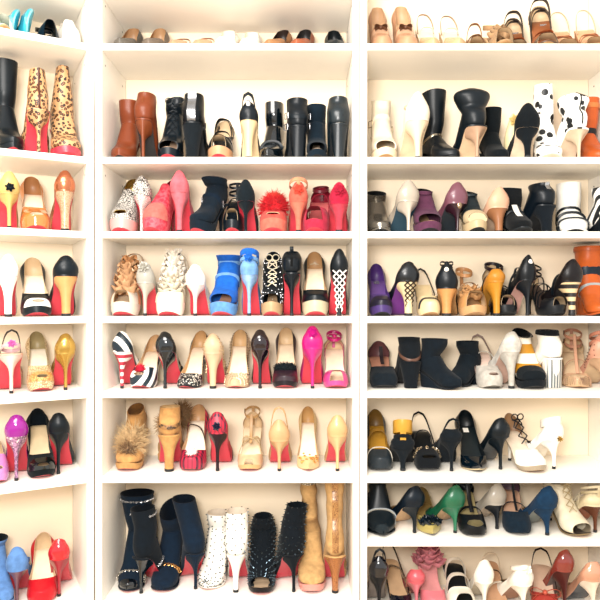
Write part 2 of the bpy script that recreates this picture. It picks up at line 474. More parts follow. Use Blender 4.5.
def extras(root, f, ex, up):
    for e in ex:
        k = e[0]; a = e[1:]
        m = a[0] if a else up
        if k == 'bow': bow(root, topc(f, a[1], .006), a[2] if len(a) > 2 else .028, m)
        elif k == 'pom': fur(root, topc(f, a[1], a[2] * .4), (a[2],) * 3, 160, a[2] * .7, m, 'pompom', .0012)
        elif k == 'fur':   # m, t, (rx,ry,rz), n, len
            fur(root, topc(f, a[1], 0), a[2], a[3], a[4], m, 'fur_trim', .0014, int(a[1] * 100))
        elif k == 'furat': fur(root, a[1], a[2], a[3], a[4], m, a[5] if len(a) > 5 else 'fur_trim', .0014, 3)
        elif k == 'ruf': ruffle(root, topc(f, a[1], a[5] if len(a) > 5 else -.005), a[2], a[3], a[4], m, seed=int(a[1] * 100))
        elif k == 'flo': flower(root, topc(f, a[1], .004), a[2], m, a[3] if len(a) > 3 else None)
        elif k == 'flob': flower(root, (0, f.y(0) - .003, f.H + a[1]), a[2], m, None, 'flower', 6, (0, -1, .1))
        elif k == 'strap':  # m, tl, tr, h, halfwidth
            mb = MB(); mb.ribbon(f.arch(a[1], a[2], a[3]), (0, 1, 0), a[4], .0016); build('strap', mb, m, root)
        elif k == 'ankle':  # m, z above the seat, half width, r
            z = f.H + a[1]; r = (a[3] if len(a) > 3 else .033) * .87; mb = MB()
            top_ = Vector((0, f.y(0) + r * 1.12 - r * 1.15, z + .008)); lo_ = Vector((0, f.y(0) + .002, f.H + .006))
            if a[1] > .03: mb.ribbon([lo_.lerp(top_, i / 5) for i in range(6)], (1, 0, 0), max(.005, min(a[2], .009)), .0016)
            pts = [(r * .92 * math.cos(x), f.y(0) + r * 1.12 + r * 1.15 * math.sin(x), z - .013 * math.sin(x) - .004) for x in [2 * PI * i / 28 for i in range(28)]]
            mb.ribbon(pts, (0, 0, 1), a[2], .0016, closed=True); o = build('ankle_strap', mb, m, root)
            if len(a) > 4 and a[4]: buckle(o, (r * .95, f.y(0) + r * 1.1, z), (1, 0, 0), a[4])
        elif k == 'sling':  # m, z, half width, t start
            z = f.H + a[1]; t1 = a[3] if len(a) > 3 else .5; mb = MB(); pts = []
            for i in range(25):
                x = -1 + 2 * i / 24; s = 1 if x > 0 else -1; q = 1 - abs(x)
                w = f.w(t1) * (1 - q) ** .35 + 0; pts.append((s * max(w, 0), lerp(f.y(t1), f.y(0) - .002, 1 - (1 - q) ** 1.6), lerp(f.zb(t1) + .012, z, q ** .8)))
            mb.ribbon(pts, [Vector((0, .25, 1))] * 25, a[2], .0016); build('slingback_strap', mb, m, root)
        elif k == 'loop':  # tall standing loop at the back: m, height above bed, half width
            mb = MB(); z0 = f.zb(.25); pts = []
            for i in range(25):
                x = PI * i / 24; c = math.cos(x); s_ = math.sin(x)
                pts.append((.029 * (abs(c) ** .8) * (1 if c > 0 else -1) * f.W, f.y(.30) - .05 * s_, z0 + a[1] * s_ ** .75))
            mb.ribbon(pts, (0, 1, .2), a[2], .0016); build('slingback_strap', mb, m, root)
        elif k == 'tbar':  # m, t, z at the ankle, half width
            mb = MB(); p0 = topc(f, a[1], 0); p1 = Vector((0, f.y(0) + .075, f.H + a[2])); pts = [p0.lerp(p1, i / 8) + Vector((0, -.008 * math.sin(PI * i / 8), -.006 * math.sin(PI * i / 8))) for i in range(9)]
            mb.ribbon(pts, (1, 0, 0), a[3], .0016); build('t_strap', mb, m, root)
        elif k == 'spikes':  # m, n rows, length, t range
            sm = []
            t0, t1 = a[3] if len(a) > 3 else (.03, .97)
            for i in range(a[1]):
                t = lerp(t0, t1, (i + .5) / a[1]); tm = math.acos(f.top(t)); nn = max(2, int(3 + 3 * tm))
                for j in range(nn):
                    for s in (-1, 1):
                        th = tm * (j + .5 * (i % 2) + .25) / nn
                        p = f.surf(t, th); q = Vector((0, p.y + (.03 if t < .12 else 0), p.z - .015 - .02 * (t > .5)))
                        p.x *= s; sm.append((p, p - q))
            spikes(root, sm, m, .0021, a[2], 'spikes')
        elif k == 'edgestud':  # m, count, z lift: studs along the top line
            sm = []
            for i in range(a[1]):
                t = lerp(.02, f.tv, i / (a[1] - 1)); tm = math.acos(f.top(t))
                for s in (-1, 1):
                    p = f.surf(t, tm * .9, .001); p.x *= s; sm.append((p, Vector((s, -.6 if t < .1 else 0, .5))))
            spikes(root, sm, m, .0026, .0035, 'stud_trim', 6)
        elif k == 'crystals':
            q = random.Random(5); mb = MB()
            for i in range(a[2]):
                t = a[1] + q.uniform(-.07, .07); th = q.uniform(.5, PI / 2); p = f.surf(t, th, .001); p.x *= q.choice((-1, 1))
                mb.ell(p, (.004, .004, .003), 6, 4)
            build('crystal_trim', mb, m, root, weld=False)
        elif k == 'buckle': buckle(root, topc(f, a[1], .002), (0, .3, 1), m, a[2] if len(a) > 2 else .009)
        elif k == 'chain':
            n = 11; chain(root, [f.surf(a[1], PI / 2 * (1 - abs(x)), .003).xyz * 1 if x >= 0 else Vector((-f.surf(a[1], PI / 2 * (1 + x), .003).x, f.y(a[1]), f.surf(a[1], PI / 2 * (1 + x), .003).z)) for x in [-.8 + 1.6 * i / (n - 1) for i in range(n)]], m)
        elif k == 'laces':  # m, t0, t1, n, gap
            rails = []
            for i in range(a[3]):
                t = lerp(a[1], a[2], i / (a[3] - 1)); p = topc(f, t, .002); g = a[4] if len(a) > 4 else .012
                rails.append((p + Vector((-g, 0, 0)), p + Vector((g, 0, 0))))
            lacing(root, rails, m, .0021)
        elif k == 'tongue':
            mb = MB(); p = topc(f, a[1], -.002); mb.ribbon([p, p + Vector((0, -.02, .02)), p + Vector((0, -.03, .045))], (1, 0, 0), a[2], .002); build('tongue', mb, m, root)
        elif k == 'lattice':  # m: openwork strips over the back of the heel
            mb = MB(); n = 7
            for s in (-1, 1):
                for j in range(-2, n):
                    pts = []
                    for i in range(7):
                        v = (j + i / 3) / n
                        if 0 <= v <= 1:
                            zz = f.H * (1 - v); hwid = lerp(.021, .008, v); x = s * hwid * (i / 3 - 1)
                            pts.append((x, f.y(0) + .003 + .018 * v - .004 * math.cos(x / max(hwid, 1e-3) * 1.4), zz))
                    if len(pts) > 1: mb.tube(pts, .0021, 5)
            build('lattice', mb, m, root, weld=False)
        elif k == 'plaque':  # small metal plate on the back of the counter
            mb = MB(); mb.ell((0, f.y(0) + .003, f.H + a[1]), (.008, .004, .012)); build('ornament', mb, m, root)
        elif k == 'zip':
            mb = MB(); mb.box(-.0035, .0035, f.y(0) - .0015, f.y(0) + .002, f.H + .002, f.H + a[1]); build('zip', mb, m, root)
        elif k == 'label':
            mb = MB(); t = .2; z = f.zb(t) + .003; mb.add([(-.009, f.y(.12), f.zb(.12) + .0022), (.009, f.y(.12), f.zb(.12) + .0022), (.009, f.y(.2), f.zb(.2) + .0022), (-.009, f.y(.2), f.zb(.2) + .0022)], [(0, 1, 2, 3)])
            build('insole_patch', mb, m, root, weld=False)

# ------------------------------------------------------------------ boots
def boot(root, up, T=.2, lining=None, sole=None, edge=None, insole=None, heelm=None, hk='stiletto', hw=None, tipm=None, open_toe=False,
         sw=.036, sd=.045, an=.031, lean=0.0, notch=0.0, foldm=None, foldh=.03, cap=None, ex=(), slump=0.0, tipy=0.0, frm=.0, tilt=0.0, dome=False, **kw):
    kw.setdefault('ha', 1.15)
    f = Foot(**kw)
    sole = sole or red_sole; edge = edge or up; heelm = heelm or up; lining = lining or black_s
    footbed(f, root, insole or (insole_n if open_toe else lining), sole, edge, .90 if open_toe else .66)
    heel(f, root, hk, heelm, tipm or dark_sole, hw)
    L = f.L; keys = []
    end = .90 if open_toe else 1
    A = Vector((f.y(.47), f.zb(.2) + .060))
    toe = [end, .99, .97, .93, .87, .79, .70, .62] if end == 1 else [.90, .87, .83, .78, .70, .62]
    for t in toe:
        hh = f.ha(t) * (1.0 if t < 1 else .8)
        keys.append((f.y(t) - (0 if t > .9 else .001), f.zb(t) + hh, f.y(t), f.zb(t) - .0005, max(f.w(t), .001 if t == 1 else .004), 1, 0))
    v = keys[-1]
    fan = [.52, .42, .32, .22, .12, .04]
    for i, t in enumerate(fan):
        k = (i + 1) / len(fan)
        y_, z_ = lerp(v[0], A.x, k), lerp(v[1], A.y, k ** 1.1)
        keys.append((y_, z_, f.y(t), f.zb(t) - .0005, lerp(f.w(.55), an, k), 1 - k * .8, 0))
    for z in (.018, .042):
        k = z / .042
        keys.append((A.x - .004 * k, A.y + .004 * k, f.y(0) - .001 + .003 * k, f.H + z, an, .1, tilt * .12 * k))
    z0 = f.H + .05; zA = A.y + .012
    Tt = max(T, zA + .012)
    nS = max(2, int((Tt - zA) / .03) + 1) + (3 if dome else 0)
    q = random.Random(int(T * 1000))
    for i in range(1, nS + 1):
        k = i / nS; zf = lerp(zA, Tt - notch, k); zr = lerp(z0, Tt, k)
        ce = f.y(.18) + .022 + lean * k
        d = lerp(.040, sd, k); wv = lerp(an, sw, k)
        if slump: d += q.uniform(-slump, slump); wv += q.uniform(-slump, slump); ce += q.uniform(-slump, slump)
        if dome and k > .5:
            dd = math.sqrt(max(.06, 1 - ((k - .5) / .5) ** 2 * .97)); d *= dd; wv *= dd
        keys.append((ce + d + frm * k, zf, ce - d + .004, zr + tipy * k, wv, 0, tilt * (.12 + .88 * k)))
    # smooth the key rings
    rings = []
    def cr(a, b, c, d, x): return .5 * (2 * b + (c - a) * x + (2 * a - 5 * b + 4 * c - d) * x * x + (3 * b - a - 3 * c + d) * x ** 3)
    for i in range(len(keys) - 1):
        p = [keys[max(0, i - 1)], keys[i], keys[i + 1], keys[min(len(keys) - 1, i + 2)]]
        for j in range(3):
            rings.append(tuple(cr(p[0][c], p[1][c], p[2][c], p[3][c], j / 3) for c in range(7)))
    rings.append(keys[-1]); n = 24
    f.rings = rings
    def ring(r, inset=0.0):
        ty, tz, by, bz, w, flat, ox = r; cy, cz = (ty + by) / 2, (tz + bz) / 2; out = []
        for k in range(n):
            a = 2 * PI * k / n; c, s = math.cos(a), math.sin(a)
            e = lerp(1, .55, max(0, min(1, flat))) if c < 0 else 1
            xs = abs(s) ** (.8 if c >= 0 else e) * (1 if s > 0 else -1)
            cs = abs(c) ** (1 if c >= 0 else e) * (1 if c > 0 else -1)
            out.append((ox + xs * max(w - inset, 0), cy + (ty - cy) * cs * (1 - inset * 18), cz + (tz - cz) * cs * (1 - inset * 6)))
        return out
    f.ring = ring
    mb = MB(); R = [ring(r) for r in rings]; mb.grid(R, 0, True)
    if not open_toe: mb.fan(R[0])
    build('upper', mb, up, root)
    mb = MB(); ri = [ring(r, .0022) for r in rings[-12:]]
    mb.grid([R[-1]] + ri[::-1], 0, True); mb.fan(ri[0])
    build('lining', mb, lining, root)
    if open_toe:
        mb = MB(); ro = [ring(r, .0022) for r in rings[:12]]; mb.grid([R[0]] + ro, 0, True); build('lining', mb, lining, root)
    if foldm:
        mb = MB(); top = rings[-1]; rr = []
        for j in range(5):
            k = j / 4
            base = rings[max(0, len(rings) - 1 - int(round(k * foldh / max(.004, (Tt - zA) / (3 * nS)))))]
            rr.append(ring(base, -.004 if j else -.001))
        mb.grid(rr, 0, True); build('cuff', mb, foldm, root)
    if cap:
        mb = MB(); rr = [ring(r, -.0012) for r in rings[:12]]; mb.grid(rr, 0, True); mb.fan(rr[0]); build('toe_cap', mb, cap, root)
    def front(k):      # point on the front line; k 0 toe .. 1 top
        r = rings[min(len(rings) - 1, int(k * (len(rings) - 1)))]; return Vector((r[6], r[0], r[1])), r
    for e in ex:
        kk = e[0]; a = e[1:]; m = a[0]
        if kk == 'blaces':   # m, k0, k1, n, gap
            rails = []
            for i in range(a[3]):
                p, r = front(lerp(a[1], a[2], i / (a[3] - 1))); rails.append((p + Vector((-a[4], .003, .003)), p + Vector((a[4], .003, .003))))
            lacing(root, rails, m, .0016)
        elif kk == 'bzip':
            mb = MB(); pts = [Vector((r[6], r[2] - .001, r[3])) for r in rings[-int(len(rings) * a[1]):]]
            mb.ribbon(pts, (1, 0, 0), a[2], .0015); build('zip', mb, m, root)
        elif kk == 'frontstrip':
            mb = MB(); pts = [Vector((r[6], r[0] + .0015, r[1] + .0015)) for r in rings[int(len(rings) * a[1]):int(len(rings) * a[2])]]
            mb.ribbon(pts, (1, 0, 0), a[3], .0015); build('front_panel', mb, m, root)
        elif kk == 'backstrip':
            mb = MB(); pts = [Vector((r[6], r[2] - .0022, r[3])) for r in rings if r[3] > f.H + .01 and r[5] < .2]
            mb.ribbon(pts, (1, 0, 0), a[1], .002); build('back_strip', mb, m, root)
        elif kk == 'belt':   # m, k, half width, buckle material
            r = rings[min(len(rings) - 1, int(a[1] * (len(rings) - 1)))]; mb = MB(); rg = ring(r, -.0018)
            mb.ribbon(rg, (0, .1, 1), a[2], .0015, closed=True); o = build('strap', mb, m, root)
            if len(a) > 3 and a[3]:
                p = rg[5]; buckle(o, Vector(p) + Vector((.003, .002, 0)), (1, .6, 0), a[3], a[2] * 1.3)
                p = rg[17]; buckle(o, Vector(p) + Vector((-.003, -.002, 0)), (-1, -.6, 0), a[3], a[2] * 1.3)
        elif kk == 'bchain':
            r = rings[min(len(rings) - 1, int(a[1] * (len(rings) - 1)))]; rg = ring(r, -.003)
            sel = [rg[i % n] for i in (range(-8, 9) if len(a) < 3 else a[2])]
            P = []
            for i in range(len(sel) - 1):
                P += [Vector(sel[i]), (Vector(sel[i]) + Vector(sel[i + 1])) / 2]
            chain(root, P, m, a[3] if len(a) > 3 else .0032)
        elif kk == 'bspikes':  # m, step, len
            sm = []
            st = a[1]
            for i in range(2, len(rings), 2):
                rg = ring(rings[i]); c = Vector(rg[0]).lerp(Vector(rg[n // 2]), .5)
                for j in range(i % 4 // 2, n, st):
                    if rings[i][5] > .3 and n * .38 < j < n * .62: continue
                    p = Vector(rg[j]); sm.append((p, p - c))
            spikes(root, sm, m, a[3] if len(a) > 3 else .0024, a[2], 'spikes')
        elif kk == 'bfur': fur(root, (0, front(a[1])[0].y + a[5], front(a[1])[0].z), a[2], a[3], a[4], m, 'fur_trim', .0015, 9)
        elif kk == 'bfurb': fur(root, a[1], a[2], a[3], a[4], m, 'fur_trim', .0015, 9)
        elif kk == 'bflo':
            p, r = front(a[1]); flower(root, p + Vector((a[3], .003, .003)), a[2], m, None, 'flower', 7, (0, 1, .6))
        elif kk == 'bflob':
            r = rings[int(a[1] * (len(rings) - 1))]; flower(root, (a[3], r[2] - .004, r[3]), a[2], m, None, 'flower', 7, (0, -1, .3))
        elif kk == 'bbow':
            p, r = front(a[1]); bow(root, p + Vector((0, .004, .004)), a[2], m)
        elif kk == 'pulltab':
            r = rings[-1]; mb = MB(); pts = [Vector((0, r[2], r[3])) + Vector((0, -.006 * math.sin(x), .02 * math.sin(x / 2) * 1.0)) for x in [PI * i / 8 for i in range(9)]]
            mb.ribbon(pts, (1, 0, 0), .006, .0015); build('pull_tab', mb, m, root)
        elif kk == 'bdots':
            mb = MB(); q2 = random.Random(4)
            for i in range(3, len(rings), 3):
                rg = ring(rings[i], -.0008)
                for j in range(0, n, a[1]):
                    mb.ell(rg[(j + (i // 3) % a[1])], (a[2],) * 3, 6, 4)
            build('stud_trim', mb, m, root, weld=False)
        elif kk == 'ankle' or kk == 'strap': extras(root, f, [e], up)
    return f

# ------------------------------------------------------------------ bookcases and where their shelves are
KPX = YF / FPX
def zpx(y): return CAM_Z - (y - 300) * KPX
SHELF = {1: zpx(43.5), 2: zpx(157), 3: zpx(231.5), 4: zpx(316.5), 5: zpx(391.5), 6: zpx(476.5), 7: zpx(540), 8: zpx(623), 9: zpx(603)}
UNIT = {'L': (Vector((-.6525, 1.93)), Vector((.8785, .4777)), Vector((-.4777, .8785)), .5),
        'M': (Vector((-.607, YF)), Vector((1, 0)), Vector((0, 1)), 0),
        'R': (Vector((.2055, YF)), Vector((1, 0)), Vector((0, 1)), 0)}
UANG = {'L': math.atan2(.4777, .8785), 'M': 0, 'R': 0}
def place(unit, px, d):
    """shelf point seen at image column px, d metres behind the shelf front"""
    O, u, v, _ = UNIT[unit]; k = (px - 300) / FPX; b = O + v * d
    s = (k * b.y - b.x) / (u.x - k * u.y)
    return b + u * s
white = M('mat', 'ffffff')
def make_white(nm, a, c):
    m = bpy.data.materials.new(nm); m.use_nodes = True
    N = m.node_tree.nodes; b = N['Principled BSDF']
    n = N.new('ShaderNodeTexNoise'); n.inputs['Scale'].default_value = 3
    r = N.new('ShaderNodeValToRGB'); r.color_ramp.elements[0].color = a + (1,); r.color_ramp.elements[1].color = c + (1,)
    m.node_tree.links.new(n.outputs[0], r.inputs[0]); m.node_tree.links.new(r.outputs[0], b.inputs['Base Color'])
    b.inputs['Roughness'].default_value = .5
    return m
LAM = make_white('white_laminate', (.86, .815, .735), (.885, .84, .76))
BACK = make_white('cream_backboard', (.85, .715, .535), (.87, .735, .555))
def panel(name, parent, x0, x1, y0, y1, z0, z1, m=None):
    mb = MB(); mb.box(x0, x1, y0, y1, z0, z1); o = build(name, mb, m or LAM, parent, smooth=False)
    bv = o.modifiers.new('b', 'BEVEL'); bv.width = .0012; bv.segments = 2
    return o
def bookcase(unit, width, left_px, rows, label, z_top=2.40, base=None):
    O, u, v, _ = UNIT[unit]
    r = bpy.data.objects.new('bookcase', None); COL.objects.link(r)
    r.location = (O.x, O.y, 0); r.rotation_euler = (0, 0, UANG[unit])
    r['label'] = label; r['category'] = 'shelving unit'; r['group'] = 'white shoe bookcases'
    x0, x1 = (-width, 0) if unit == 'L' else (0, width)
    t = .020; D = .272
    panel('side_panel', r, x0 - t, x0, 0, D, 0, z_top); panel('side_panel', r, x1, x1 + t, 0, D, 0, z_top)
    panel('back_panel', r, x0 + .001, x1 - .001, D - .008, D, .06, z_top, BACK)
    panel('top_panel', r, x0, x1, 0, D - .008, z_top - t, z_top)
    panel('plinth', r, x0, x1, .02, .035, 0, .06)
    for k in rows: panel('shelf', r, x0, x1, 0, D - .009, SHELF[k] - t, SHELF[k])
    panel('shelf', r, x0, x1, 0, D - .009, .06, .08)
    dk = M('mat', '8a8078')
    for (xx, sgn) in ((x0, 1), (x1, -1)):
        for z in (SHELF[1] + .13, SHELF[1] - .055, SHELF[2] - .05):
            for y in (.035, .225):
                mb = MB(); ring = [[(xx + sgn * e, y + .003 * math.cos(2 * PI * k / 10), z + .003 * math.sin(2 * PI * k / 10)) for k in range(10)] for e in (-.001, .0006)]
                mb.grid(ring, 0, True); mb.fan(ring[1]); build('peg_hole', mb, dk, r)
    return r

def struct(name, x0, x1, y0, y1, z0, z1, m):
    mb = MB(); mb.box(x0, x1, y0, y1, z0, z1); o = build(name, mb, m, None, smooth=False); o['kind'] = 'structure'; return o
wallm = M('mat', 'f4ece0'); floorm = M('mot', 'e6cfae', 'dcc19c', 8)
struct('floor', -2.6, 2.6, -1.6, 2.62, -.05, 0, floorm)
struct('wall_back', -2.6, 2.6, 2.56, 2.62, 0, 2.75, wallm)
bookcase('L', .76, 0, (1, 2, 3, 4, 5, 6, 9), 'white bookcase set at an angle, with the leopard boots and turquoise flats')
bookcase('M', .769, 0, (1, 2, 3, 4, 5, 6, 9), 'white middle bookcase of the three, with tall boots on its low wide shelf')
bookcase('R', .80, 0, (1, 2, 3, 4, 5, 6, 7, 8), 'white bookcase with eight rows, holding the white boots with black dots', z_top=2.66)

# ------------------------------------------------------------------ putting a shoe on a shelf
ROWNAME = {1: 'top', 2: 'second', 3: 'third', 4: 'fourth', 5: 'fifth', 6: 'sixth', 7: 'seventh', 8: 'lowest', 9: 'lowest'}
UNAME = {'L': 'angled', 'M': 'middle', 'R': 'right'}
GAPS = {1: .030, 2: .020, 3: .022, 4: .025, 5: .045, 6: .042, 7: .020, 8: .030, 9: .065}
# small shifts (metres) that keep neighbouring shoes from touching
NUDGE = {
    'cornflower blue suede ankle boot cut off beside the pale blue heel': (-0.0018, -0.001),
    'navy suede ankle boot with a silver buckle and red sole': (-0.004, -0.005),
    'black leather heel with a split pointed back and red sole': (0, -0.01),
    'navy suede boot with black patent toe and crystal chain trims': (-0.002, -0.005),
    'black boot with crystal-trimmed patent heel and red sole': (0.012, -0.01),
    'navy suede boot with a gold chain across its instep': (0.004, -0.005),
    'navy suede boot turned heel out with a thin heel and red sole': (-0.008, 0.02),
    'white spiked ankle boot turned toe out': (0.008, 0.01),
    'white spiked ankle boot turned heel out with red sole': (0, -0.015),
    'black spiked peep-toe boot turned toe out': (0, -0.01),
    'black spiked boot leaning over, turned heel out with red sole': (-0.004, 0),
    'white boot with black dots and a pointed collar, turned toe out': (0, -0.025),
    'white boot with black dots and a wide collar, turned heel out': (0.012, 0.015),
    'pewter grey metallic shoe boot with a black collar': (-0.004, 0),
    'plum purple suede open-toe shoe boot': (-0.002, 0),
    'charcoal shoe boot with a pale open toe': (-0.002, -0.02),
    'black sneaker with a white tongue on the third shelf': (-0.012, -0.025),
    'black leather boot with a silver plate on its back': (0.012, 0.025),
    'black and white trainer turned heel out, with zigzag stripes': (0.004, -0.01),
    'black suede sandal boot with a loose tan strap': (-0.008, 0.01),
    'black suede ankle boot standing tall beside its lower partner': (0.008, -0.015),
    'black suede ankle boot beside the grey peep-toe pump': (0.002, 0.01),
    'mustard yellow and white banded shoe boot with a black toe': (-0.008, -0.02),
    'white shoe boot with a thick grid-patterned heel': (0.012, 0.02),
    'dark grey ankle boot with a silver band and pointed toe': (-0.006, -0.01),
    'cream lace-up peep-toe bootie with loose laces': (-0.01, -0.02),
    'turquoise slip-on flat tipped on its side beside the pale mint sandal': (-0.0096, 0.0176),
    'turquoise slip-on flat tipped on its side beside the navy strappy sandal': (0.0077, -0.0015),
    'plain white slip-on flat shoe beside the navy strappy sandal': (0.0078, -0.0185),
    'narrow brown and green flat tipped on its side against the bookcase side': (-0.0025, 0.0214),
    'nude thin-strapped slingback flat beside the tan-lined grey ballet flat': (0, 0.005),
    'white ballet flat beside the nude slingback flats': (-0.002, -0.01),
    'light brown flat with a dark lining, beside the white ballet flats': (0.002, 0),
    'tall slouchy tan suede boot turned toe out': (-0.002, -0.015),
    'pink round-toed pump cut off beside the magenta patent heel': (-0.0018, -0.001),
    'magenta patent pump with glittery pink heel and red sole': (0.0083, -0.0069),
    'black suede peep-toe pump with a glossy gathered toe': (0.0019, -0.016),
    'plain black leather pump with red sole on the sixth angled shelf': (0.0023, 0.0126),
    'pale blue suede pump with red sole and thin dark heel': (-0.0113, 0.0166),
    'red pump turned toe out with a wide cream insole': (0.0078, -0.0185),
    'glossy red patent pump with a thin dark heel': (-0.003, 0.0097),
    'grey snakeskin peep-toe shoe with a gold-lined back': (-0.002, 0),
    'grey snakeskin pump turned heel out with red sole': (0.002, 0.025),
    'raspberry red glitter pump beside the salmon pink heel': (-0.002, -0.025),
    'salmon pink suede platform pump turned heel out': (0.004, 0),
    'black suede platform pump with red sole on the third shelf': (0.002, 0),
    'cherry red suede heel with a flower at its ankle': (0.002, -0.005),
    'striped pump with a red pompom on its peep toe': (0.004, -0.01),
    'nude-lined pump with a black and white speckled toe': (0, -0.01),
    'cream leather heel with a broad round back and a beige sole': (-0.002, -0.01),
    'black velvet heel with a nude sole, in front of the cream shoe': (-0.004, -0.01),
    'silver grey satin pump with a dark sole': (0.004, 0.01),
    'plum purple pump with a dark heel and sole': (0.004, 0.01),
    'nude pink pointed pump with a brown heel': (0.01, 0.02),
    'black snakeskin pump with a cream lattice heel and purple sole': (0.002, 0.01),
    'glossy black pointed pump with a white insole patch': (-0.004, -0.01),
    'glossy black leather pump turned heel out, dark sole': (0.004, 0.02),
    'white shoe with black ribbon laces tied up its front': (-0.008, -0.025),
    'white heel with a gold lining, turned heel out beside the laced white shoe': (0.004, 0.025),
    'dark navy leather heel with a nude sole': (0.008, 0.02),
    'gold pointed pump with a ruff of dark petals on its toe': (-0.006, 0),
    'emerald green satin pump with a nude sole': (0.008, 0.02),
    'silver satin heel with a mauve lining behind the navy slingback': (0, 0.02),
    'glossy chestnut red pump with a tall thin heel': (-0.004, 0.02),
    'pale mint strappy flat sandal at the outer end of the top shelf': (-0.001, -0.0233),
    'dark navy flat sandal with layered crossing straps, between turquoise and white flats': (-0.0018, -0.001),
    'black cage sandal of looping straps beside the navy suede boot': (0.01, 0),
    'crimson strappy sandal between two coral and red heels': (-0.002, -0.02),
    'silver grey satin heel with gathered back and red sole': (0.002, -0.005),
    'brown and cork flat sandal with a wide strap': (0.002, 0.025),
    'sand-coloured twisted-strap flat sandal beside the buckled sandals': (-0.004, -0.025),
    'dark brown buckled sandal with an orange strap, beside the sand-coloured sandal': (0.006, 0.025),
    'dark brown buckled sandal with a higher cuff, beside the nude thongs': (-0.002, -0.025),
    'nude thong sandal with a tall thin loop, beside the dark buckled sandals': (0.004, 0.015),
    'tan leather sandal with wide crumpled straps': (-0.01, -0.025),
    'mustard tan heel with a tapered heel, beside the black and silver sandal': (0.012, 0.005),
    'black cage sandal with silver panels across the foot': (0.004, 0.005),
    'black strappy heel with a white back and dusty pink sole': (0.012, 0.01),
    'dark brown sandal with a striped heel, beside the orange boot': (0.002, 0),
    'nude sandal covered in studded crossing straps, turned toe out': (-0.006, -0.01),
    'rose-coloured studded sandal with tall ankle straps, turned heel out': (0.004, 0.01),
    'black leather sandal with a round open toe ring': (-0.008, -0.01),
    'cream corded sandal with a brown sole and slim brown heel': (0.012, 0.025),
    'coral pink sandal with a bare heel, behind the pink ruffled shoe': (-0.004, 0.02),
    'pink sandal with a twisted satin ruffle at its ankle': (0.008, 0.02),
    'white heel with a black lining, beside the broad-banded white sandal': (0, 0.005),
    'nude strappy sandal with an open white frame': (-0.002, -0.01),
    'white slingback sandal with a bow knot at its heel': (0.004, 0),
    'cream and straw yellow shoe behind the black velvet heel': (-0.002, 0.01),
    'pale grey peep-toe slingback turned toe out': (-0.004, -0.01),
    'navy suede round-toed shoe with thin front straps': (-0.004, 0),
    'coral shoe with a big leather bow on its toe': (-0.012, -0.015),
}
def S(spec, px, ytop, face, kind, name, cat, label, up, yaw=0, gap=None, **kw):
    unit, row = spec[0], int(spec[1]); x0, x1 = px
    rollz = kw.pop('roll', 0)
    g = GAPS[row] if gap is None else gap
    zs = SHELF[row]
    L = kw.get('L', .195 if kw.get('toe') == 'point' else .188); kw['L'] = L
    W = kw.pop('W', None)
    if W is None: W = max(.86, min(1.15, (x1 - x0) * KPX / .078)) if abs(yaw) < 25 else 1.0
    kw['W'] = W
    span = abs(L * math.cos(R_(yaw))) + abs(.075 * math.sin(R_(yaw)))
    g = max(.004, min(g, .257 - span))
    c = place(unit, (x0 + x1) / 2, g + span / 2)
    if face == 'H' and abs(yaw) >= 8 and not rollz:      # the heel is what the eye places
        sg = 1 if yaw > 0 else -1; q_ = place(unit, x0 + (x1 - x0) * (.5 + .13 * sg), g + .02); a_ = UANG[unit] + R_(yaw)
        c = Vector((q_.x - math.sin(a_) * (L / 2 - .02), q_.y + math.cos(a_) * (L / 2 - .02)))
    hx = max(abs(.0395 * W * math.cos(R_(yaw))) + abs(L / 2 * math.sin(R_(yaw))) * .9, (kw.get('sw', 0) + .002) if kind == 'boot' else 0) + .005
    if rollz: hx = .022
    O_, u_, v_, _n = UNIT[unit]; sl = (c - O_).dot(u_); lo, hi = {'L': (-.755, 0), 'M': (0, .769), 'R': (0, .80)}[unit]
    c = c + u_ * (max(lo + hx, min(hi - hx, sl)) - sl)
    dtop = g + (.015 if face == 'H' else span - .02)
    if abs(yaw) > 45: dtop = g + span / 2
    ptop = place(unit, (x0 + x1) / 2, dtop)
    T = CAM_Z - (ytop - 300) / FPX * ptop.y - zs
    fixedT = kw.pop('T', None)
    if fixedT: T = fixedT
    r = bpy.data.objects.new(name, None); COL.objects.link(r)
    nx, ny = NUDGE.get(label, (0, 0))
    r.location = (c.x + nx, c.y + ny, zs + .0012)
    r.rotation_euler = (0, 0, UANG[unit] + R_(yaw) + (PI if face == 'T' else 0))
    if rollz:
        r.rotation_euler = (0, R_(rollz), r.rotation_euler[2]); r.location.z = zs + .0385 * W + .003; r.location.x -= .012
    r['label'] = label; r['category'] = cat
    r['group'] = 'shoes on the %s shelf of the %s bookcase' % (ROWNAME[row], UNAME[unit])
    if kind == 'boot':
        kw.setdefault('H', .1); boot(r, up, T=T, **kw)
    else:
        hb = kw.get('hb', .055)
        kw.setdefault('H', max(.012, min(.175, T - hb)))
        if 'az' in kw:                       # ankle strap reaches the measured top
            kw.pop('az')
        pump(r, up, **kw)
    return r
# ------------------------------------------------------------------ the shoes, shelf by shelf
PU, AB, SA, FL, SB = 'pump', 'ankle_boot', 'sandal', 'flat_shoe', 'slingback_pump'
HH, CB, CS, CF = 'high heel', 'boot', 'sandal', 'flat shoe'
pt, al, rd, sq = dict(toe='point'), dict(toe='almond'), dict(toe='round'), dict(toe='square')
leopard = M('leo', 'dda873'); leo_l = M('lea', '6b2f22')
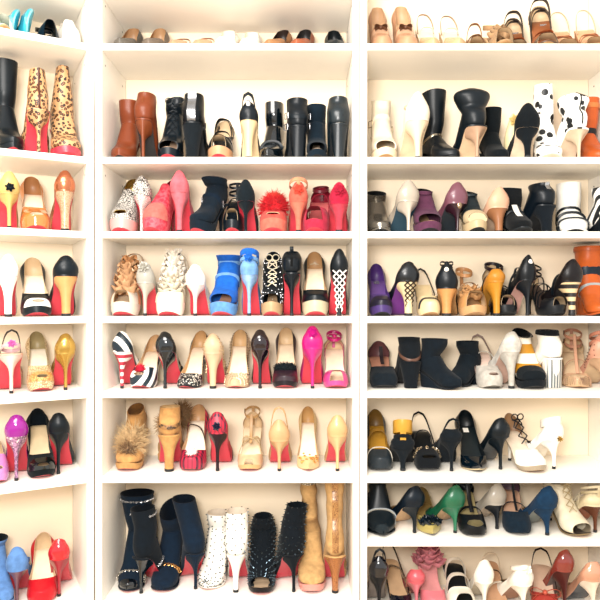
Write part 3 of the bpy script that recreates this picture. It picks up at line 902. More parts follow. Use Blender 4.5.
# ---- angled bookcase, top shelf
S('L1', (-2, 14), 14, 'T', 'pump', SA, CS, 'pale mint strappy flat sandal at the outer end of the top shelf', M('lea', 'eaf2e4'), H=.045, hk='block', ranges=((.5, .93),), uh=.04, tv=.7, ex=(('ankle', M('lea', 'e4ede0'), .035, .007, .034), ('strap', M('lea', 'c6d4c2'), .62, .40, .05, .006)), lining=M('lea', 'eef2e4'), insole=M('lea', 'e6e8d4'), sole=tan_sole, edge=tan_sole)
tq = M('sat', '35b5cf')
S('L1', (14, 27), 8, 'T', 'pump', FL, CF, 'turquoise slip-on flat tipped on its side beside the pale mint sandal', tq, H=.012, hk='none', toe='round', roll=78, hs=.020, hb=.026, ha=.55, lining=M('lea', '7fd6e2'), insole=M('lea', '6ccadb'), sole=M('sat', '49c4d8'), edge=M('sat', '8fdbe6'), L=.2, W=1.3)
S('L1', (25, 37), 9, 'T', 'pump', FL, CF, 'turquoise slip-on flat tipped on its side beside the navy strappy sandal', tq, H=.012, hk='none', toe='round', roll=78, hs=.020, hb=.026, ha=.55, lining=M('lea', '7fd6e2'), insole=M('lea', '6ccadb'), sole=M('sat', '49c4d8'), edge=M('sat', '8fdbe6'), L=.2, W=1.3)
S('L1', (37, 58), 12, 'T', 'pump', SA, CS, 'dark navy flat sandal with layered crossing straps, between turquoise and white flats', M('lea', '1b3044'), H=.04, hk='block', ranges=((.45, .92),), uh=.06, tv=.7, ex=(('strap', black_l, .66, .42, .055, .007), ('strap', M('lea', '2a4356'), .42, .66, .06, .007), ('strap', navy_s, .5, .3, .065, .008), ('ankle', black_l, .05, .007)), lining=black_l, insole=black_l, sole=dark_sole, edge=dark_sole)
S('L1', (60, 77), 8, 'T', 'pump', FL, CF, 'plain white slip-on flat shoe beside the navy strappy sandal', M('lea', WH), W=.74, H=.055, hk='block', toe='round', hs=.045, hb=.062, tv=.52, ha=1.5, lining=M('lea', 'fff8ee'), insole=M('lea', 'fff2e0'), sole=M('lea', 'f0e8da'))
S('L1', (79, 88), 18, 'T', 'pump', FL, CF, 'narrow brown and green flat tipped on its side against the bookcase side', M('met', '5a5a44'), H=.012, hk='none', toe='round', roll=80, hs=.02, hb=.025, ha=.5, lining=M('lea', '7a6a4c'), insole=M('lea', '4f9488'), sole=M('lea', '6a4a36'), edge=M('lea', '54463a'), L=.19, W=.85)
# ---- angled bookcase, second shelf
S('L2', (-6, 20), 68, 'T', 'boot', AB, CB, 'shiny black leather tall ankle boot beside the leopard boots', M('lea', '14222b'), H=.11, P=.012, toe='almond', sw=.038, sd=.046, yaw=8, edge=M('lea', '14222b'))
S('L2', (22, 50), 67, 'H', 'boot', AB, CB, 'leopard print ankle boot turned heel out, red sole and thin heel showing', leopard, H=.135, P=.03, toe='round', sw=.022, sd=.04, an=.030, lining=leo_l, heelm=leopard, ex=(('bzip', M('lea', '5a3020'), .35, .003),))
S('L2', (52, 82), 74, 'T', 'boot', AB, CB, 'leopard print ankle boot turned toe out, next to the bookcase side', leopard, H=.12, P=.018, toe='round', sw=.019, sd=.04, an=.036, lining=leo_l, edge=red_sole, sole=red_sole)
# ---- angled bookcase, third shelf
yel = M('lea', 'edc878')
S('L3', (-3, 18), 173, 'H', 'pump', PU, HH, 'pale yellow pump with a black flower on its heel', yel, P=.03, toe='round', hk='stiletto', counter=yel, ex=(('flob', M('sue', BK), .012, .014),), hb=.058, heelm=yel)
S('L3', (20, 48), 178, 'T', 'pump', PU, HH, 'orange tan peep-toe pump with pale insole, between yellow and rose gold heels', M('pat', 'd9823f'), P=.02, toe='round', peep=.93, tv=.66, insole=M('lea', 'fae3c8'), lining=M('lea', 'c78a58'))
S('L3', (50, 73), 172, 'H', 'pump', PU, HH, 'rose gold pump with snakeskin wrapped heel and red sole', M('met', 'dc8f66'), P=.025, toe='round', heelm=M('sna', 'd8b594', 'a97e58', 140), counter=M('met', 'e08a62'), hk='cone', hw=.012)
# ---- angled bookcase, fourth shelf
S('L4', (-4, 17), 256, 'H', 'pump', PU, HH, 'plain white pump with red sole on the fourth shelf', M('pat', 'fbf7f0'), P=.02, toe='round', hk='cone', hw=.010)
S('L4', (20, 50), 259, 'T', 'pump', PU, HH, 'black peep-toe pump with a white cap over its toe', M('lea', '16262f'), P=.018, toe='round', peep=.955, cap=M('lea', WH), capt=.88, tv=.68, insole=M('lea', 'fbe9d2'))
S('L4', (48, 77), 257, 'H', 'pump', PU, HH, 'black pump with a thick tan heel and red sole', black_l, P=.02, toe='round', hk='cone', hw=.013, heelm=M('lea', 'e2ab6c'))
# ---- angled bookcase, fifth shelf
S('L5', (-4, 23), 333, 'H', 'pump', SA, CS, 'clear and pink strappy platform sandal with a red sole', M('sat', 'e59ac0'), H=.12, P=.035, toe='round', ranges=((.62, .9),), uh=.04, tv=.8, heelm=M('sat', 'e7c4bd'), ex=(('sling', M('lea', '4a3a34'), .07, .003, .35), ('flob', M('sat', 'd668b5'), .03, .013), ('ankle', M('sat', 'd8b2b8'), .02, .006, .032)), edge=M('sat', 'e6b9a0'))
S('L5', (26, 52), 333, 'T', 'pump', PU, HH, 'champagne and gold snakeskin peep-toe pump', M('sna', 'edd3a6', 'b08c60', 90), P=.02, toe='round', peep=.95, tv=.66, insole=M('lea', 'fdf0dc'), cap=M('sna', 'f0bd74', 'c28040', 80), capt=.84, lining=M('lea', 'bda878'))
S('L5', (50, 74), 335, 'H', 'pump', PU, HH, 'bright gold metallic pump with red sole', gold, P=.02, toe='round', hk='stiletto')
# ---- angled bookcase, sixth shelf
S('L6', (-12, 6), 440, 'T', 'pump', PU, HH, 'pink round-toed pump cut off beside the magenta patent heel', M('pat', 'dd8fd0'), P=.02, toe='round', peep=.94, insole=M('lea', 'f3cfe0'), gap=.03)
S('L6', (3, 28), 416, 'H', 'pump', PU, HH, 'magenta patent pump with glittery pink heel and red sole', M('pat', '9c0f90'), P=.02, toe='round', heelm=M('gli', 'd8a5cf'), counter=M('pat', 'a01098'), yaw=-6)
S('L6', (28, 55), 409, 'T', 'pump', PU, HH, 'black suede peep-toe pump with a glossy gathered toe', M('sue', '0d1c20'), P=.015, toe='round', peep=.94, cap=M('pat', '141e1c'), capt=.80, tv=.7, insole=M('lea', 'f2d8ae'), lining=black_s)
S('L6', (55, 80), 414, 'H', 'pump', PU, HH, 'plain black leather pump with red sole on the sixth angled shelf', M('lea', '12222c'), toe='round', P=.012, yaw=-14)
# ---- angled bookcase, lowest shelf
blu = M('sue', '6f9fe0')
S('L9', (-8, 6), 548, 'T', 'boot', AB, CB, 'cornflower blue suede ankle boot cut off beside the pale blue heel', blu, H=.11, P=.015, toe='round', gap=.05, yaw=10)
S('L9', (9, 34), 549, 'H', 'pump', PU, HH, 'pale blue suede pump with red sole and thin dark heel', blu, toe='round', P=.03, heelm=M('sat', '7a5560'), yaw=-12, hb=.066, ex=(('bow', M('sue', '4f7fd0'), .8, .02),), gap=.08)
S('L9', (28, 57), 532, 'T', 'pump', PU, HH, 'red pump turned toe out with a wide cream insole', M('lea', 'de1f2c'), toe='round', P=.012, yaw=-8, insole=M('lea', 'fbe3c6'), tv=.72, gap=.09)
S('L9', (53, 78), 540, 'H', 'pump', PU, HH, 'glossy red patent pump with a thin dark heel', M('pat', 'dc1c2c'), toe='almond', heelm=M('sat', 'b0303c'), yaw=-10, edge=M('pat', 'dc1c2c'), gap=.09)

# ---- middle bookcase, top shelf (only the tops show over the shelf edge)
S('M1', (114, 138), 29, 'T', 'pump', FL, CF, 'grey leather ballet flat with tan lining, first on the middle top shelf', M('lea', '6d665c'), hk='block', hw=.022, toe='almond', lining=M('lea', 'c99a6e'), insole=M('lea', 'd8b28a'), sole=tan_sole, hb=.05, hs=.03, W=1)
S('M1', (142, 168), 29, 'T', 'pump', FL, CF, 'tan-lined grey ballet flat beside the nude slingback flats', M('lea', '7b6c5e'), hk='block', hw=.022, toe='almond', lining=M('lea', 'd3a578'), insole=M('lea', 'd8b28a'), sole=tan_sole, hb=.05, hs=.025, W=1)
for x0, x1, lb in ((167, 190, 'nude thin-strapped slingback flat beside the tan-lined grey ballet flat'), (192, 215, 'nude thin-strapped slingback flat next to the pair of white flats')):
    S('M1', (x0, x1), 30, 'T', 'pump', FL, CF, lb, M('lea', 'e6b48e'), hk='block', hw=.022, toe='point', ranges=((.56, 1),), ex=(('loop', M('lea', 'b8764e'), .046, .003), ('strap', M('lea', 'c58a62'), .5, .62, .045, .003)), insole=M('lea', 'f0c8a0'), sole=tan_sole, W=1)
for x0, x1, lb in ((217, 238, 'white ballet flat beside the nude slingback flats'), (240, 261, 'white ballet flat beside the brown flats')):
    S('M1', (x0, x1), 33, 'T', 'pump', FL, CF, lb, M('lea', 'fdf6ea'), hk='block', hw=.022, toe='almond', lining=M('lea', 'fff3e0'), insole=M('lea', 'fff0dc'), sole=tan_sole, W=1, hb=.04)
S('M1', (265, 288), 32, 'T', 'pump', FL, CF, 'light brown flat with a dark lining, beside the white ballet flats', M('lea', 'b98357'), hk='block', hw=.022, toe='almond', lining=M('lea', '544038'), insole=M('lea', '6a5244'), sole=tan_sole, yaw=-14, W=1, hb=.046)
S('M1', (290, 313), 31, 'T', 'pump', FL, CF, 'reddish brown flat with a dark lining, beside the light brown flat', M('lea', 'b0603f'), hk='block', hw=.022, toe='almond', lining=M('lea', '43403f'), insole=M('lea', 'd8a070'), sole=tan_sole, yaw=-10, W=1, hb=.05)
S('M1', (325, 345), 31, 'T', 'pump', FL, CF, 'dark slate grey pointed flat standing alone at the end of the middle top shelf', M('lea', '3b444a'), hk='block', hw=.022, toe='point', lining=M('lea', '2c3338'), insole=M('lea', 'd9cdbd'), sole=dark_sole, W=.95, hb=.05)
# ---- middle bookcase, second shelf
brn = M('lea', '853f22')
S('M2', (112, 138), 107, 'T', 'boot', AB, CB, 'cognac brown leather ankle boot turned toe out', brn, H=.09, toe='almond', sw=.034, sd=.045, lining=M('lea', '7d4022'), sole=dark_sole)
S('M2', (138, 160), 91, 'H', 'boot', AB, CB, 'cognac brown leather boot turned heel out with a slim tan heel', brn, H=.125, toe='almond', sw=.028, sd=.044, an=.033, heelm=M('lea', '8a4626'), sole=M('mat', '2b2422'), lean=.008, ex=(('bzip', M('lea', '8a4522'), .12, .002),))
S('M2', (160, 186), 97, 'T', 'boot', AB, CB, 'black open-toe lace-up ankle boot with a bow of laces', M('lea', '16242d'), H=.12, P=.02, toe='round', open_toe=True, notch=.05, sw=.03, sd=.04, ex=(('blaces', black_l, .35, .95, 6, .014),), lining=M('lea', '2a343c'), insole=M('lea', 'f0c8a8'), edge=black_l)
S('M2', (183, 209), 92, 'H', 'boot', AB, CB, 'black ankle boot with a silver metal back and block heel', M('lea', '111c24'), H=.115, P=.02, toe='round', hk='block', hw=.017, sw=.030, sd=.04, an=.034, ex=(('bzip', M('met', '9a9a9c'), .34, .013), ('belt', M('lea', '4a5056'), .66, .006)), sole=dark_sole, heelm=M('sue', '15222b'))
S('M2', (209, 235), 106, 'T', 'pump', SA, CS, 'black buckled strappy sandal on a thick sole, beside the silver-backed boot', M('lea', '15212a'), H=.11, P=.025, toe='round', ranges=((.62, .95), (0, .1)), uh=.04, tv=.8, peep=.95, ex=(('strap', M('met', 'b7b7ba'), .6, .6, .05, .007), ('strap', black_l, .5, .5, .058, .008), ('sling', black_l, .055, .006, .4), ('strap', black_l, .35, .2, .07, .008), ('strap', black_s, .2, .38, .075, .007), ('buckle', silver, .62, .008)), edge=M('lea', 'd9a47a'), insole=black_l, hb=.05)
S('M2', (239, 262), 100, 'H', 'pump', SA, CS, 'black strappy heel with a pale nude sole and heel', M('lea', '17242e'), H=.125, P=.02, toe='round', heelm=M('lea', 'efcf9f'), sole=M('lea', 'f2d3a4'), hb=.05, ex=(('sling', black_l, .075, .006, .3), ('strap', black_l, .2, .3, .07, .007), ('plaque', silver, .045), ('strap', black_l, .3, .45, .06, .006)), edge=black_l, hk='cone', hw=.012)
S('M2', (261, 284), 109, 'T', 'boot', AB, CB, 'smooth black leather ankle boot with a shiny shaft', M('pat', '0f1c24'), H=.08, toe='almond', sw=.031, sd=.042, yaw=-8, ex=(('belt', black_l, .42, .006),), sole=dark_sole)
S('M2', (284, 308), 97, 'H', 'boot', AB, CB, 'black leather boot with buckled side straps, turned heel out', M('lea', '131f29'), H=.105, toe='round', hk='block', hw=.018, sw=.034, sd=.044, an=.033, yaw=6, ex=(('belt', black_l, .70, .007, silver), ('belt', black_l, .86, .007, silver)), sole=dark_sole)
S('M2', (306, 327), 111, 'T', 'boot', AB, CB, 'dark navy suede ankle boot with an open toe', M('sue', '143042'), H=.09, P=.015, toe='round', open_toe=True, sw=.033, sd=.042, lining=M('sue', '0e1f2c'), insole=M('lea', 'e0c4a8'), sole=dark_sole)
S('M2', (330, 353), 96, 'H', 'boot', AB, CB, 'dark snakeskin boot with a stout heel at the end of the second shelf', M('sna', '2a3d47', '0d1a22', 150), H=.11, toe='round', hk='block', hw=.016, sw=.030, sd=.045, an=.036, heelm=M('sna', '24343e', '0d1a22', 160), sole=dark_sole, lining=M('lea', 'c9c1b0'))
# ---- middle bookcase, third shelf
snk = M('sna', 'cfc9c0', '35363a', 90)
S('M3', (107, 135), 181, 'T', 'pump', PU, HH, 'grey snakeskin peep-toe shoe with a gold-lined back', snk, P=.03, toe='round', peep=.93, tv=.45, dv=.08, ha=1.3, lining=gold, insole=M('lea', 'e0a861'), counter=M('met', 'cfa758'), sole=red_sole, edge=M('sat', 'e9a09a'))
S('M3', (134, 156), 176, 'H', 'pump', PU, HH, 'grey snakeskin pump turned heel out with red sole', snk, P=.03, toe='round', heelm=M('sna', 'e8d8d0', 'c49a94', 120), ex=(('spikes', silver, 5, .003, (.02, .3)),))
S('M3', (152, 178), 184, 'T', 'pump', PU, HH, 'raspberry red glitter pump beside the salmon pink heel', M('mot', 'd22b42', 'e65a66', 90), P=.03, toe='round', tv=.42, dv=.1, ha=1.45, lining=M('lea', '8a1f30'), cap=M('sue', 'e4776c'), capt=.74, yaw=-14, sole=red_sole)
S('M3', (171, 194), 172, 'H', 'pump', PU, HH, 'salmon pink suede platform pump turned heel out', M('sue', 'e8707a'), P=.035, toe='round', heelm=M('sue', 'e87680'), hk='cone', hw=.008, hb=.06)
S('M3', (193, 229), 182, 'T', 'boot', AB, CB, 'navy suede ankle boot with a silver buckle and red sole', M('sue', '10283a'), H=.11, P=.025, toe='round', yaw=-26, L=.17, sw=.034, sd=.05, lining=M('lea', 'e8dccb'), ex=(('belt', navy_s, .62, .008, silver),), foldm=M('sue', '183247'), foldh=.02)
S('M3', (224, 239), 181, 'T', 'pump', SA, CS, 'black cage sandal of looping straps beside the navy suede boot', black_l, H=.12, P=.025, toe='round', ranges=((.66, .95),), uh=.04, tv=.8, peep=.95, W=.85, ex=(('ankle', black_l, .055, .004, .03), ('ankle', black_l, .03, .004, .03), ('strap', black_l, .5, .4, .06, .004), ('strap', black_l, .4, .55, .055, .004)), insole=black_l)
S('M3', (237, 257), 181, 'H', 'pump', PU, HH, 'black suede platform pump with red sole on the third shelf', M('sue', '12242e'), P=.035, toe='round', hb=.06)
redf = M('sue', 'e0232d')
S('M3', (258, 290), 194, 'T', 'pump', PU, HH, 'bright red feathered peep-toe shoe', M('sue', 'ea5a50'), P=.03, toe='round', peep=.93, tv=.6, hb=.04, ex=(('fur', redf, .66, (.046, .035, .034), 700, .028), ('fur', M('sue', 'ef4a3c'), .5, (.036, .03, .03), 260, .02)), edge=M('sue', 'ee7a66'))
S('M3', (287, 310), 183, 'H', 'pump', PU, HH, 'coral orange heel with curling feathers at its ankle', M('sue', 'f0705c'), P=.03, toe='round', hk='cone', hw=.008, hb=.055, heelm=M('sue', 'f28068'), ex=(('furat', (-.012, -.045, .175), (.022, .02, .016), 130, .02), ('ankle', M('sue', 'ee8a5c'), .055, .005, .034)) if False else (('ankle', M('sue', 'f29a74'), .055, .006, .035), ('strap', M('sue', 'e8452f'), .4, .5, .06, .006), ('flob', M('sue', 'e94b38'), .03, .018)))
S('M3', (305, 332), 195, 'T', 'pump', SA, CS, 'crimson strappy sandal between two coral and red heels', M('sue', 'c8304c'), H=.115, P=.025, toe='round', ranges=((.56, .94), (0, .12)), uh=.045, tv=.76, peep=.94, ex=(('ankle', M('lea', '6a1626'), .045, .005, .032), ('strap', M('sue', 'b01f3a'), .45, .3, .06, .006)), insole=M('lea', 'd56a6a'), lining=M('lea', '8f1a30'), yaw=-10, hb=.045)
S('M3', (327, 351), 184, 'H', 'pump', PU, HH, 'cherry red suede heel with a flower at its ankle', M('sue', 'c92444'), P=.03, toe='round', hk='cone', hw=.010, heelm=M('sue', 'd44656'), hb=.06, ex=(('flob', M('sue', 'b31736'), .035, .020),))
# ---- middle bookcase, fourth shelf
S('M4', (109, 143), 263, 'T', 'pump', SA, CS, 'nude sandal buried in crumpled ruffles, first on the fourth middle shelf', M('sat', 'cfc5b6'), H=.125, P=.03, toe='round', ranges=((.62, .95),), uh=.04, tv=.8, hb=.05, peep=.96, ex=(('ruf', M('sat', 'e8b587'), .62, .036, .030, .075, -.01), ('ruf', M('sat', 'dea06c'), .48, .032, .028, .07, -.01), ('strap', M('sat', 'e8b587'), .70, .52, .050, .015), ('strap', M('sat', 'e0a070'), .50, .70, .056, .014), ('strap', M('sat', 'f0cfa8'), .58, .36, .066, .015), ('strap', M('sat', 'e8b587'), .34, .54, .072, .014), ('strap', M('sat', 'e0a070'), .40, .20, .082, .014), ('strap', M('sat', 'f0cfa8'), .18, .34, .085, .013), ('strap', M('sat', 'e8b587'), .24, .10, .088, .012), ('bow', M('sat', 'e2a878'), .52, .045), ('bow', M('sat', 'ecc096'), .40, .035)), edge=M('sat', 'cfc4b4'), insole=M('lea', 'e9cba8'))
S('M4', (140, 161), 263, 'H', 'pump', SA, CS, 'silver grey satin heel with gathered back and red sole', M('sat', 'aaa79d'), P=.035, toe='round', heelm=M('sat', 'b8b2a6'), hb=.06, ex=(('flob', M('sat', 'a09c90'), .045, .018),))
S('M4', (157, 189), 263, 'T', 'pump', SA, CS, 'cream platform sandal wrapped in draped folds', M('sat', 'efe4cf'), H=.125, P=.035, toe='round', ranges=((.60, 1),), uh=.042, tv=.8, hb=.05, ex=(('ruf', M('sat', 'f3e9d8'), .58, .036, .032, .07, -.01), ('ruf', M('sat', 'd6c9b2'), .68, .036, .028, .045, -.008), ('ruf', M('sat', 'f6ecdc'), .46, .032, .026, .08, -.01), ('strap', M('sat', 'f3e9d8'), .70, .52, .050, .015), ('strap', M('sat', 'cbbda4'), .50, .70, .056, .014), ('strap', M('sat', 'f6ecdc'), .58, .36, .066, .015), ('strap', M('sat', 'f3e9d8'), .34, .54, .072, .014), ('strap', M('sat', 'cbbda4'), .40, .20, .082, .014), ('strap', M('sat', 'f6ecdc'), .18, .34, .085, .013), ('strap', M('sat', 'f3e9d8'), .24, .10, .088, .012)), edge=M('sat', 'efe4cf'))
S('M4', (187, 211), 266, 'H', 'pump', SA, CS, 'cream satin heel with a bow at its back and red sole', M('sat', 'f4ead9'), P=.035, toe='round', heelm=M('sat', 'f0d9cd'), hb=.055, ex=(('flob', M('sat', 'f8f0e2'), .03, .018),))
bl2 = M('sue', '1f6fd8'); bl3 = M('sue', '7fb2ec')
S('M4', (208, 245), 264, 'T', 'boot', AB, CB, 'bright blue suede open-toe boot with fringed sides', bl2, H=.125, P=.03, toe='round', open_toe=True, sw=.042, sd=.05, an=.038, lining=M('sue', '123a70'), insole=M('lea', 'd9a58c'), edge=M('sue', '6da6e6'), cap=None, ex=(('belt', bl3, .55, .006), ('belt', bl3, .86, .006)), yaw=-6)
S('M4', (240, 262), 256, 'H', 'pump', PU, HH, 'pale blue suede heel with gathered ankle ties and red sole', bl3, P=.035, toe='round', hb=.055, heelm=M('sue', '9cc2f0'), ex=(('ankle', bl2, .06, .009, .036), ('ankle', bl3, .04, .006, .036), ('flob', bl2, .05, .016)))
S('M4', (261, 284), 252, 'T', 'boot', AB, CB, 'black studded boot laced in white over its front, deep notch at the top', M('sue', '121d24'), H=.125, P=.03, toe='round', open_toe=True, notch=.06, sw=.026, sd=.036, an=.033, ex=(('bdots', silver, 3, .0022), ('blaces', M('lea', 'e9dcc0'), .3, .8, 7, .014)), lining=black_s, insole=M('lea', 'd9b48c'), edge=M('lea', 'c9a57c'))
S('M4', (281, 303), 250, 'H', 'boot', AB, CB, 'black leather heel with a split pointed back and red sole', M('lea', '15212b'), H=.135, P=.03, toe='round', notch=.0, sw=.020, sd=.03, an=.031, tipy=-.01, lining=black_s, ex=(('pulltab', black_l), ('bzip', M('sue', '05090c'), .2, .004)))
S('M4', (298, 332), 253, 'T', 'pump', PU, HH, 'black platform pump with a cream toe stripe and square cream insole', M('lea', '15252e'), P=.035, toe='round', W=1.1, tv=.72, cap=M('lea', '16222b'), capt=.8, edge=M('lea', 'cdbf9f'), insole=M('lea', 'f9e3c6'), lining=M('lea', 'c89a6a'), ex=(('sling', M('lea', 'c9b08c'), .02, .004, .6),))
S('M4', (328, 350), 250, 'H', 'pump', PU, HH, 'black pump with a white lattice heel and red sole', M('lea', '121f28'), P=.04, toe='round', hk='cone', hw=.008, heelm=M('lea', '20282e'), hb=.065, ex=(('lattice', M('lea', 'f0e6dc')),))
# ---- middle bookcase, fifth shelf
strp = M('str', 'f4f1ea', '17384a', 12)
S('M5', (112, 137), 333, 'H', 'pump', PU, HH, 'navy and white striped pump turned heel out with red sole', strp, P=.03, toe='round', heelm=M('stz', 'f4e4dd', 'd43a4e', 14))
S('M5', (134, 161), 336, 'T', 'pump', PU, HH, 'striped pump with a red pompom on its peep toe', strp, P=.02, toe='round', peep=.95, tv=.76, ex=(('pom', M('sue', 'd81f3c'), .88, .014),), insole=M('lea', 'fae6cc'), lining=M('lea', 'edbf8e'), yaw=-6)
S('M5', (156, 181), 333, 'H', 'pump', PU, HH, 'glossy black patent pump with a thin heel and red sole', black_p, toe='almond', yaw=-8)
S('M5', (181, 207), 332, 'T', 'pump', PU, HH, 'nude-lined pump with a black and white speckled toe', M('spk', '18222a', 'f1e7d8', 190), toe='almond', tv=.76, insole=M('lea', 'fbe4c8'), lining=M('lea', 'eebd85'), yaw=-10, edge=black_l)
bei = M('lea', 'dcbc98')
S('M5', (204, 228), 335, 'H', 'pump', PU, HH, 'beige spiked pump turned heel out with red sole', bei, toe='almond', P=.02, ex=(('spikes', M('met', 'e3c79b'), 9, .005, (.02, .6)),), hk='cone', hw=.010)
S('M5', (225, 251), 331, 'T', 'pump', PU, HH, 'beige spiked pump turned toe out with a pale insole', bei, toe='almond', tv=.76, ex=(('spikes', M('met', 'd9c09a'), 14, .004, (.02, .98)), ('edgestud', M('met', '6f6a60'), 24)), insole=M('lea', 'fbe8cf'), lining=M('lea', 'eec592'))
S('M5', (250, 273), 331, 'H', 'pump', PU, HH, 'dark plum-black pump with a thin heel and red sole', M('pat', '2a1a28'), toe='almond', P=.01)
S('M5', (272, 299), 329, 'T', 'pump', PU, HH, 'black pump with a wide band of black fur across its toe', M('sat', '4a3340'), toe='round', P=.012, tv=.72, ex=(('fur', M('sue', '10222a'), .70, (.040, .022, .016), 520, .010),), insole=M('lea', 'fae2c4'), edge=M('lea', '2a1f28'))
pnk = M('sat', 'dc1480')
S('M5', (299, 325), 327, 'H', 'pump', SA, CS, 'hot pink heel with scalloped back, turned heel out', pnk, toe='round', P=.025, hb=.065, heelm=M('sat', 'dc2c88'), ex=(('flob', M('sue', 'd6108c'), .045, .016),))
S('M5', (325, 352), 327, 'T', 'pump', SA, CS, 'hot pink ankle-strap sandal with a bow, turned toe out', M('sat', 'de4a90'), H=.11, P=.012, toe='round', ranges=((.66, .96), (0, .1)), uh=.035, tv=.82, peep=.93, hb=.035, ex=(('ankle', pnk, .052, .005, .031), ('bow', pnk, .30, .020), ('strap', pnk, .24, .24, .05, .008)), insole=M('lea', 'fbe4c8'), sole=red_sole)
# ---- middle bookcase, sixth shelf
tan = M('sue', 'dfa766')
S('M6', (119, 147), 403, 'T', 'boot', AB, CB, 'caramel suede boot with long shaggy tan fur around its front', tan, H=.105, P=.015, toe='round', open_toe=False, notch=.03, sw=.026, sd=.036, lining=M('sue', '9c6a38'), edge=tan, ex=(('bfur', M('sue', 'eec894'), .36, (.034, .028, .030), 900, .041, -.005), ('bfur', M('sue', '8a6a4c'), .31, (.016, .014, .014), 160, .030, .014), ('bfur', M('sue', 'f0cf9e'), .50, (.036, .024, .024), 500, .044, -.015)))
S('M6', (149, 181), 409, 'H', 'boot', AB, CB, 'caramel suede heel with dark fur trim and red sole', tan, H=.115, P=.02, toe='round', hk='cone', hw=.014, sw=.032, sd=.04, an=.034, lining=M('sue', 'efc48a'), ex=(('belt', M('mot', '4a3424', 'a87844', 90), .85, .007), ('bfurb', M('sue', 'a8825a'), (.036, .045, .155), (.018, .03, .030), 700, .034), ('bfurb', M('sue', 'd9b080'), (-.030, .035, .13), (.012, .03, .030), 300, .026)), yaw=8)
pla = M('pla', 'd42a4a', '2b2444', 24)
S('M6', (181, 209), 406, 'T', 'pump', PU, HH, 'red plaid mary jane pump with a white rosette on its toe', pla, toe='round', P=.015, tv=.76, ex=(('strap', M('lea', '4a1f30'), .30, .48, .055, .005), ('pom', M('lea', 'f7efe8'), .86, .015)), insole=M('lea', 'fdf0dd'), lining=M('lea', 'e8b480'))
S('M6', (208, 233), 413, 'H', 'pump', PU, HH, 'red plaid pump with a navy pattern, turned heel out', M('pla', 'dd2342', '2a2438', 20), toe='round', P=.015, heelm=M('lea', '3a2430'), hb=.06, counter=M('pla', 'd8203f', '232c52', 30), counter_t=.10, ex=(('flob', M('lea', '232a4c'), .02, .014),))
S('M6', (238, 264), 402, 'T', 'pump', SA, CS, 'beige strappy sandal with crossing bands and an ankle tie', M('lea', 'eac298'), H=.105, P=.01, toe='round', ranges=((.70, .98), (0, .1)), uh=.035, tv=.85, hb=.05, ex=(('strap', M('lea', 'e9c996'), .66, .40, .055, .010), ('strap', M('lea', 'efd6a8'), .40, .66, .058, .010), ('ankle', M('lea', 'd6a86e'), .06, .004, .031, M('met', 'b08a4c')), ('tbar', M('lea', 'd0a470'), .6, .055, .005)), insole=M('lea', 'f8e2c0'), edge=M('lea', 'e0b67c'))
S('M6', (267, 293), 414, 'H', 'pump', SA, CS, 'nude ankle-strap heel with red sole, turned heel out', M('lea', 'e6b584'), H=.10, P=.012, toe='round', hb=.06, heelm=M('lea', 'e4b686'), ex=(('sling', M('lea', 'dcae78'), .105, .003, .26),))
S('M6', (296, 320), 408, 'T', 'pump', PU, HH, 'nude pointed pump with gold crystals on its toe', M('lea', 'f2cf98'), toe='point', tv=.78, ex=(('crystals', M('met', 'd8964a'), .80, 26),), insole=M('lea', 'fdebd4'), lining=M('lea', 'e9b676'))
S('M6', (324, 349), 416, 'H', 'pump', PU, HH, 'pale gold pump with red sole at the end of the sixth middle shelf', M('sat', 'e6b982'), toe='point', hb=.06, heelm=M('sat', 'e9c08c'))
# ---- middle bookcase, lowest shelf
S('M9', (104, 132), 489, 'T', 'boot', AB, CB, 'navy suede boot with black patent toe and crystal chain trims', M('sue', '123048'), H=.115, toe='almond', sw=.056, sd=.05, an=.033, cap=M('pat', '0c1620'), lining=M('sue', '0a1a28'), ex=(('bchain', M('met', 'dcd4c4'), .30, [-7, -6, -5, -4, -3, -2, -1, 0, 1, 2, 3, 4, 5, 6, 7]), ('bchain', silver, .97)), gap=.06, W=1.1)
S('M9', (128, 156), 512, 'H', 'boot', AB, CB, 'black boot with crystal-trimmed patent heel and red sole', M('sue', '0c1e2c'), H=.115, toe='almond', sw=.036, sd=.046, an=.034, lining=M('sue', '0a1a28'), ex=(('bchain', silver, .55, list(range(5, 20))), ('bchain', silver, .97)), heelm=black_p, gap=.06, yaw=-18, tilt=-.02)
S('M9', (152, 184), 508, 'T', 'boot', AB, CB, 'navy suede boot with a gold chain across its instep', M('sue', '11304c'), H=.11, toe='round', sw=.040, tipy=.035, sd=.056, an=.036, notch=.01, lining=M('sue', '0b2238'), ex=(('bchain', M('met', 'e6a860'), .40, [-5, -4, -3, -2, -1, 0, 1, 2, 3, 4, 5], .0045),), gap=.06, yaw=-6, W=1.12, edge=M('sue', '11304c'))
S('M9', (180, 207), 506, 'H', 'boot', AB, CB, 'navy suede boot turned heel out with a thin heel and red sole', M('sue', '11304c'), H=.115, toe='round', sw=.038, sd=.052, an=.036, lining=M('sue', '0b2238'), gap=.075, yaw=18, lean=.02, tilt=-.03)
wsp = M('lea', 'faf5ea'); dks = M('met', '6f7a80')
S('M9', (198, 227), 509, 'T', 'boot', AB, CB, 'white spiked ankle boot turned toe out', wsp, H=.115, toe='almond', sw=.040, an=.038, sd=.04, lining=M('lea', 'f0e0cc'), ex=(('bspikes', dks, 3, .006, .0027),), yaw=-12, gap=.055, sole=M('sat', 'ec9a92'))
S('M9', (226, 251), 514, 'H', 'boot', AB, CB, 'white spiked ankle boot turned heel out with red sole', wsp, H=.12, P=.02, toe='almond', sw=.036, an=.037, sd=.04, lining=M('lea', 'f0e0cc'), hk='cone', hw=.008, ex=(('bspikes', dks, 3, .006, .0027),), gap=.09)
bsp = M('sue', '0b1a26'); gsp = M('met', '5a6c78')
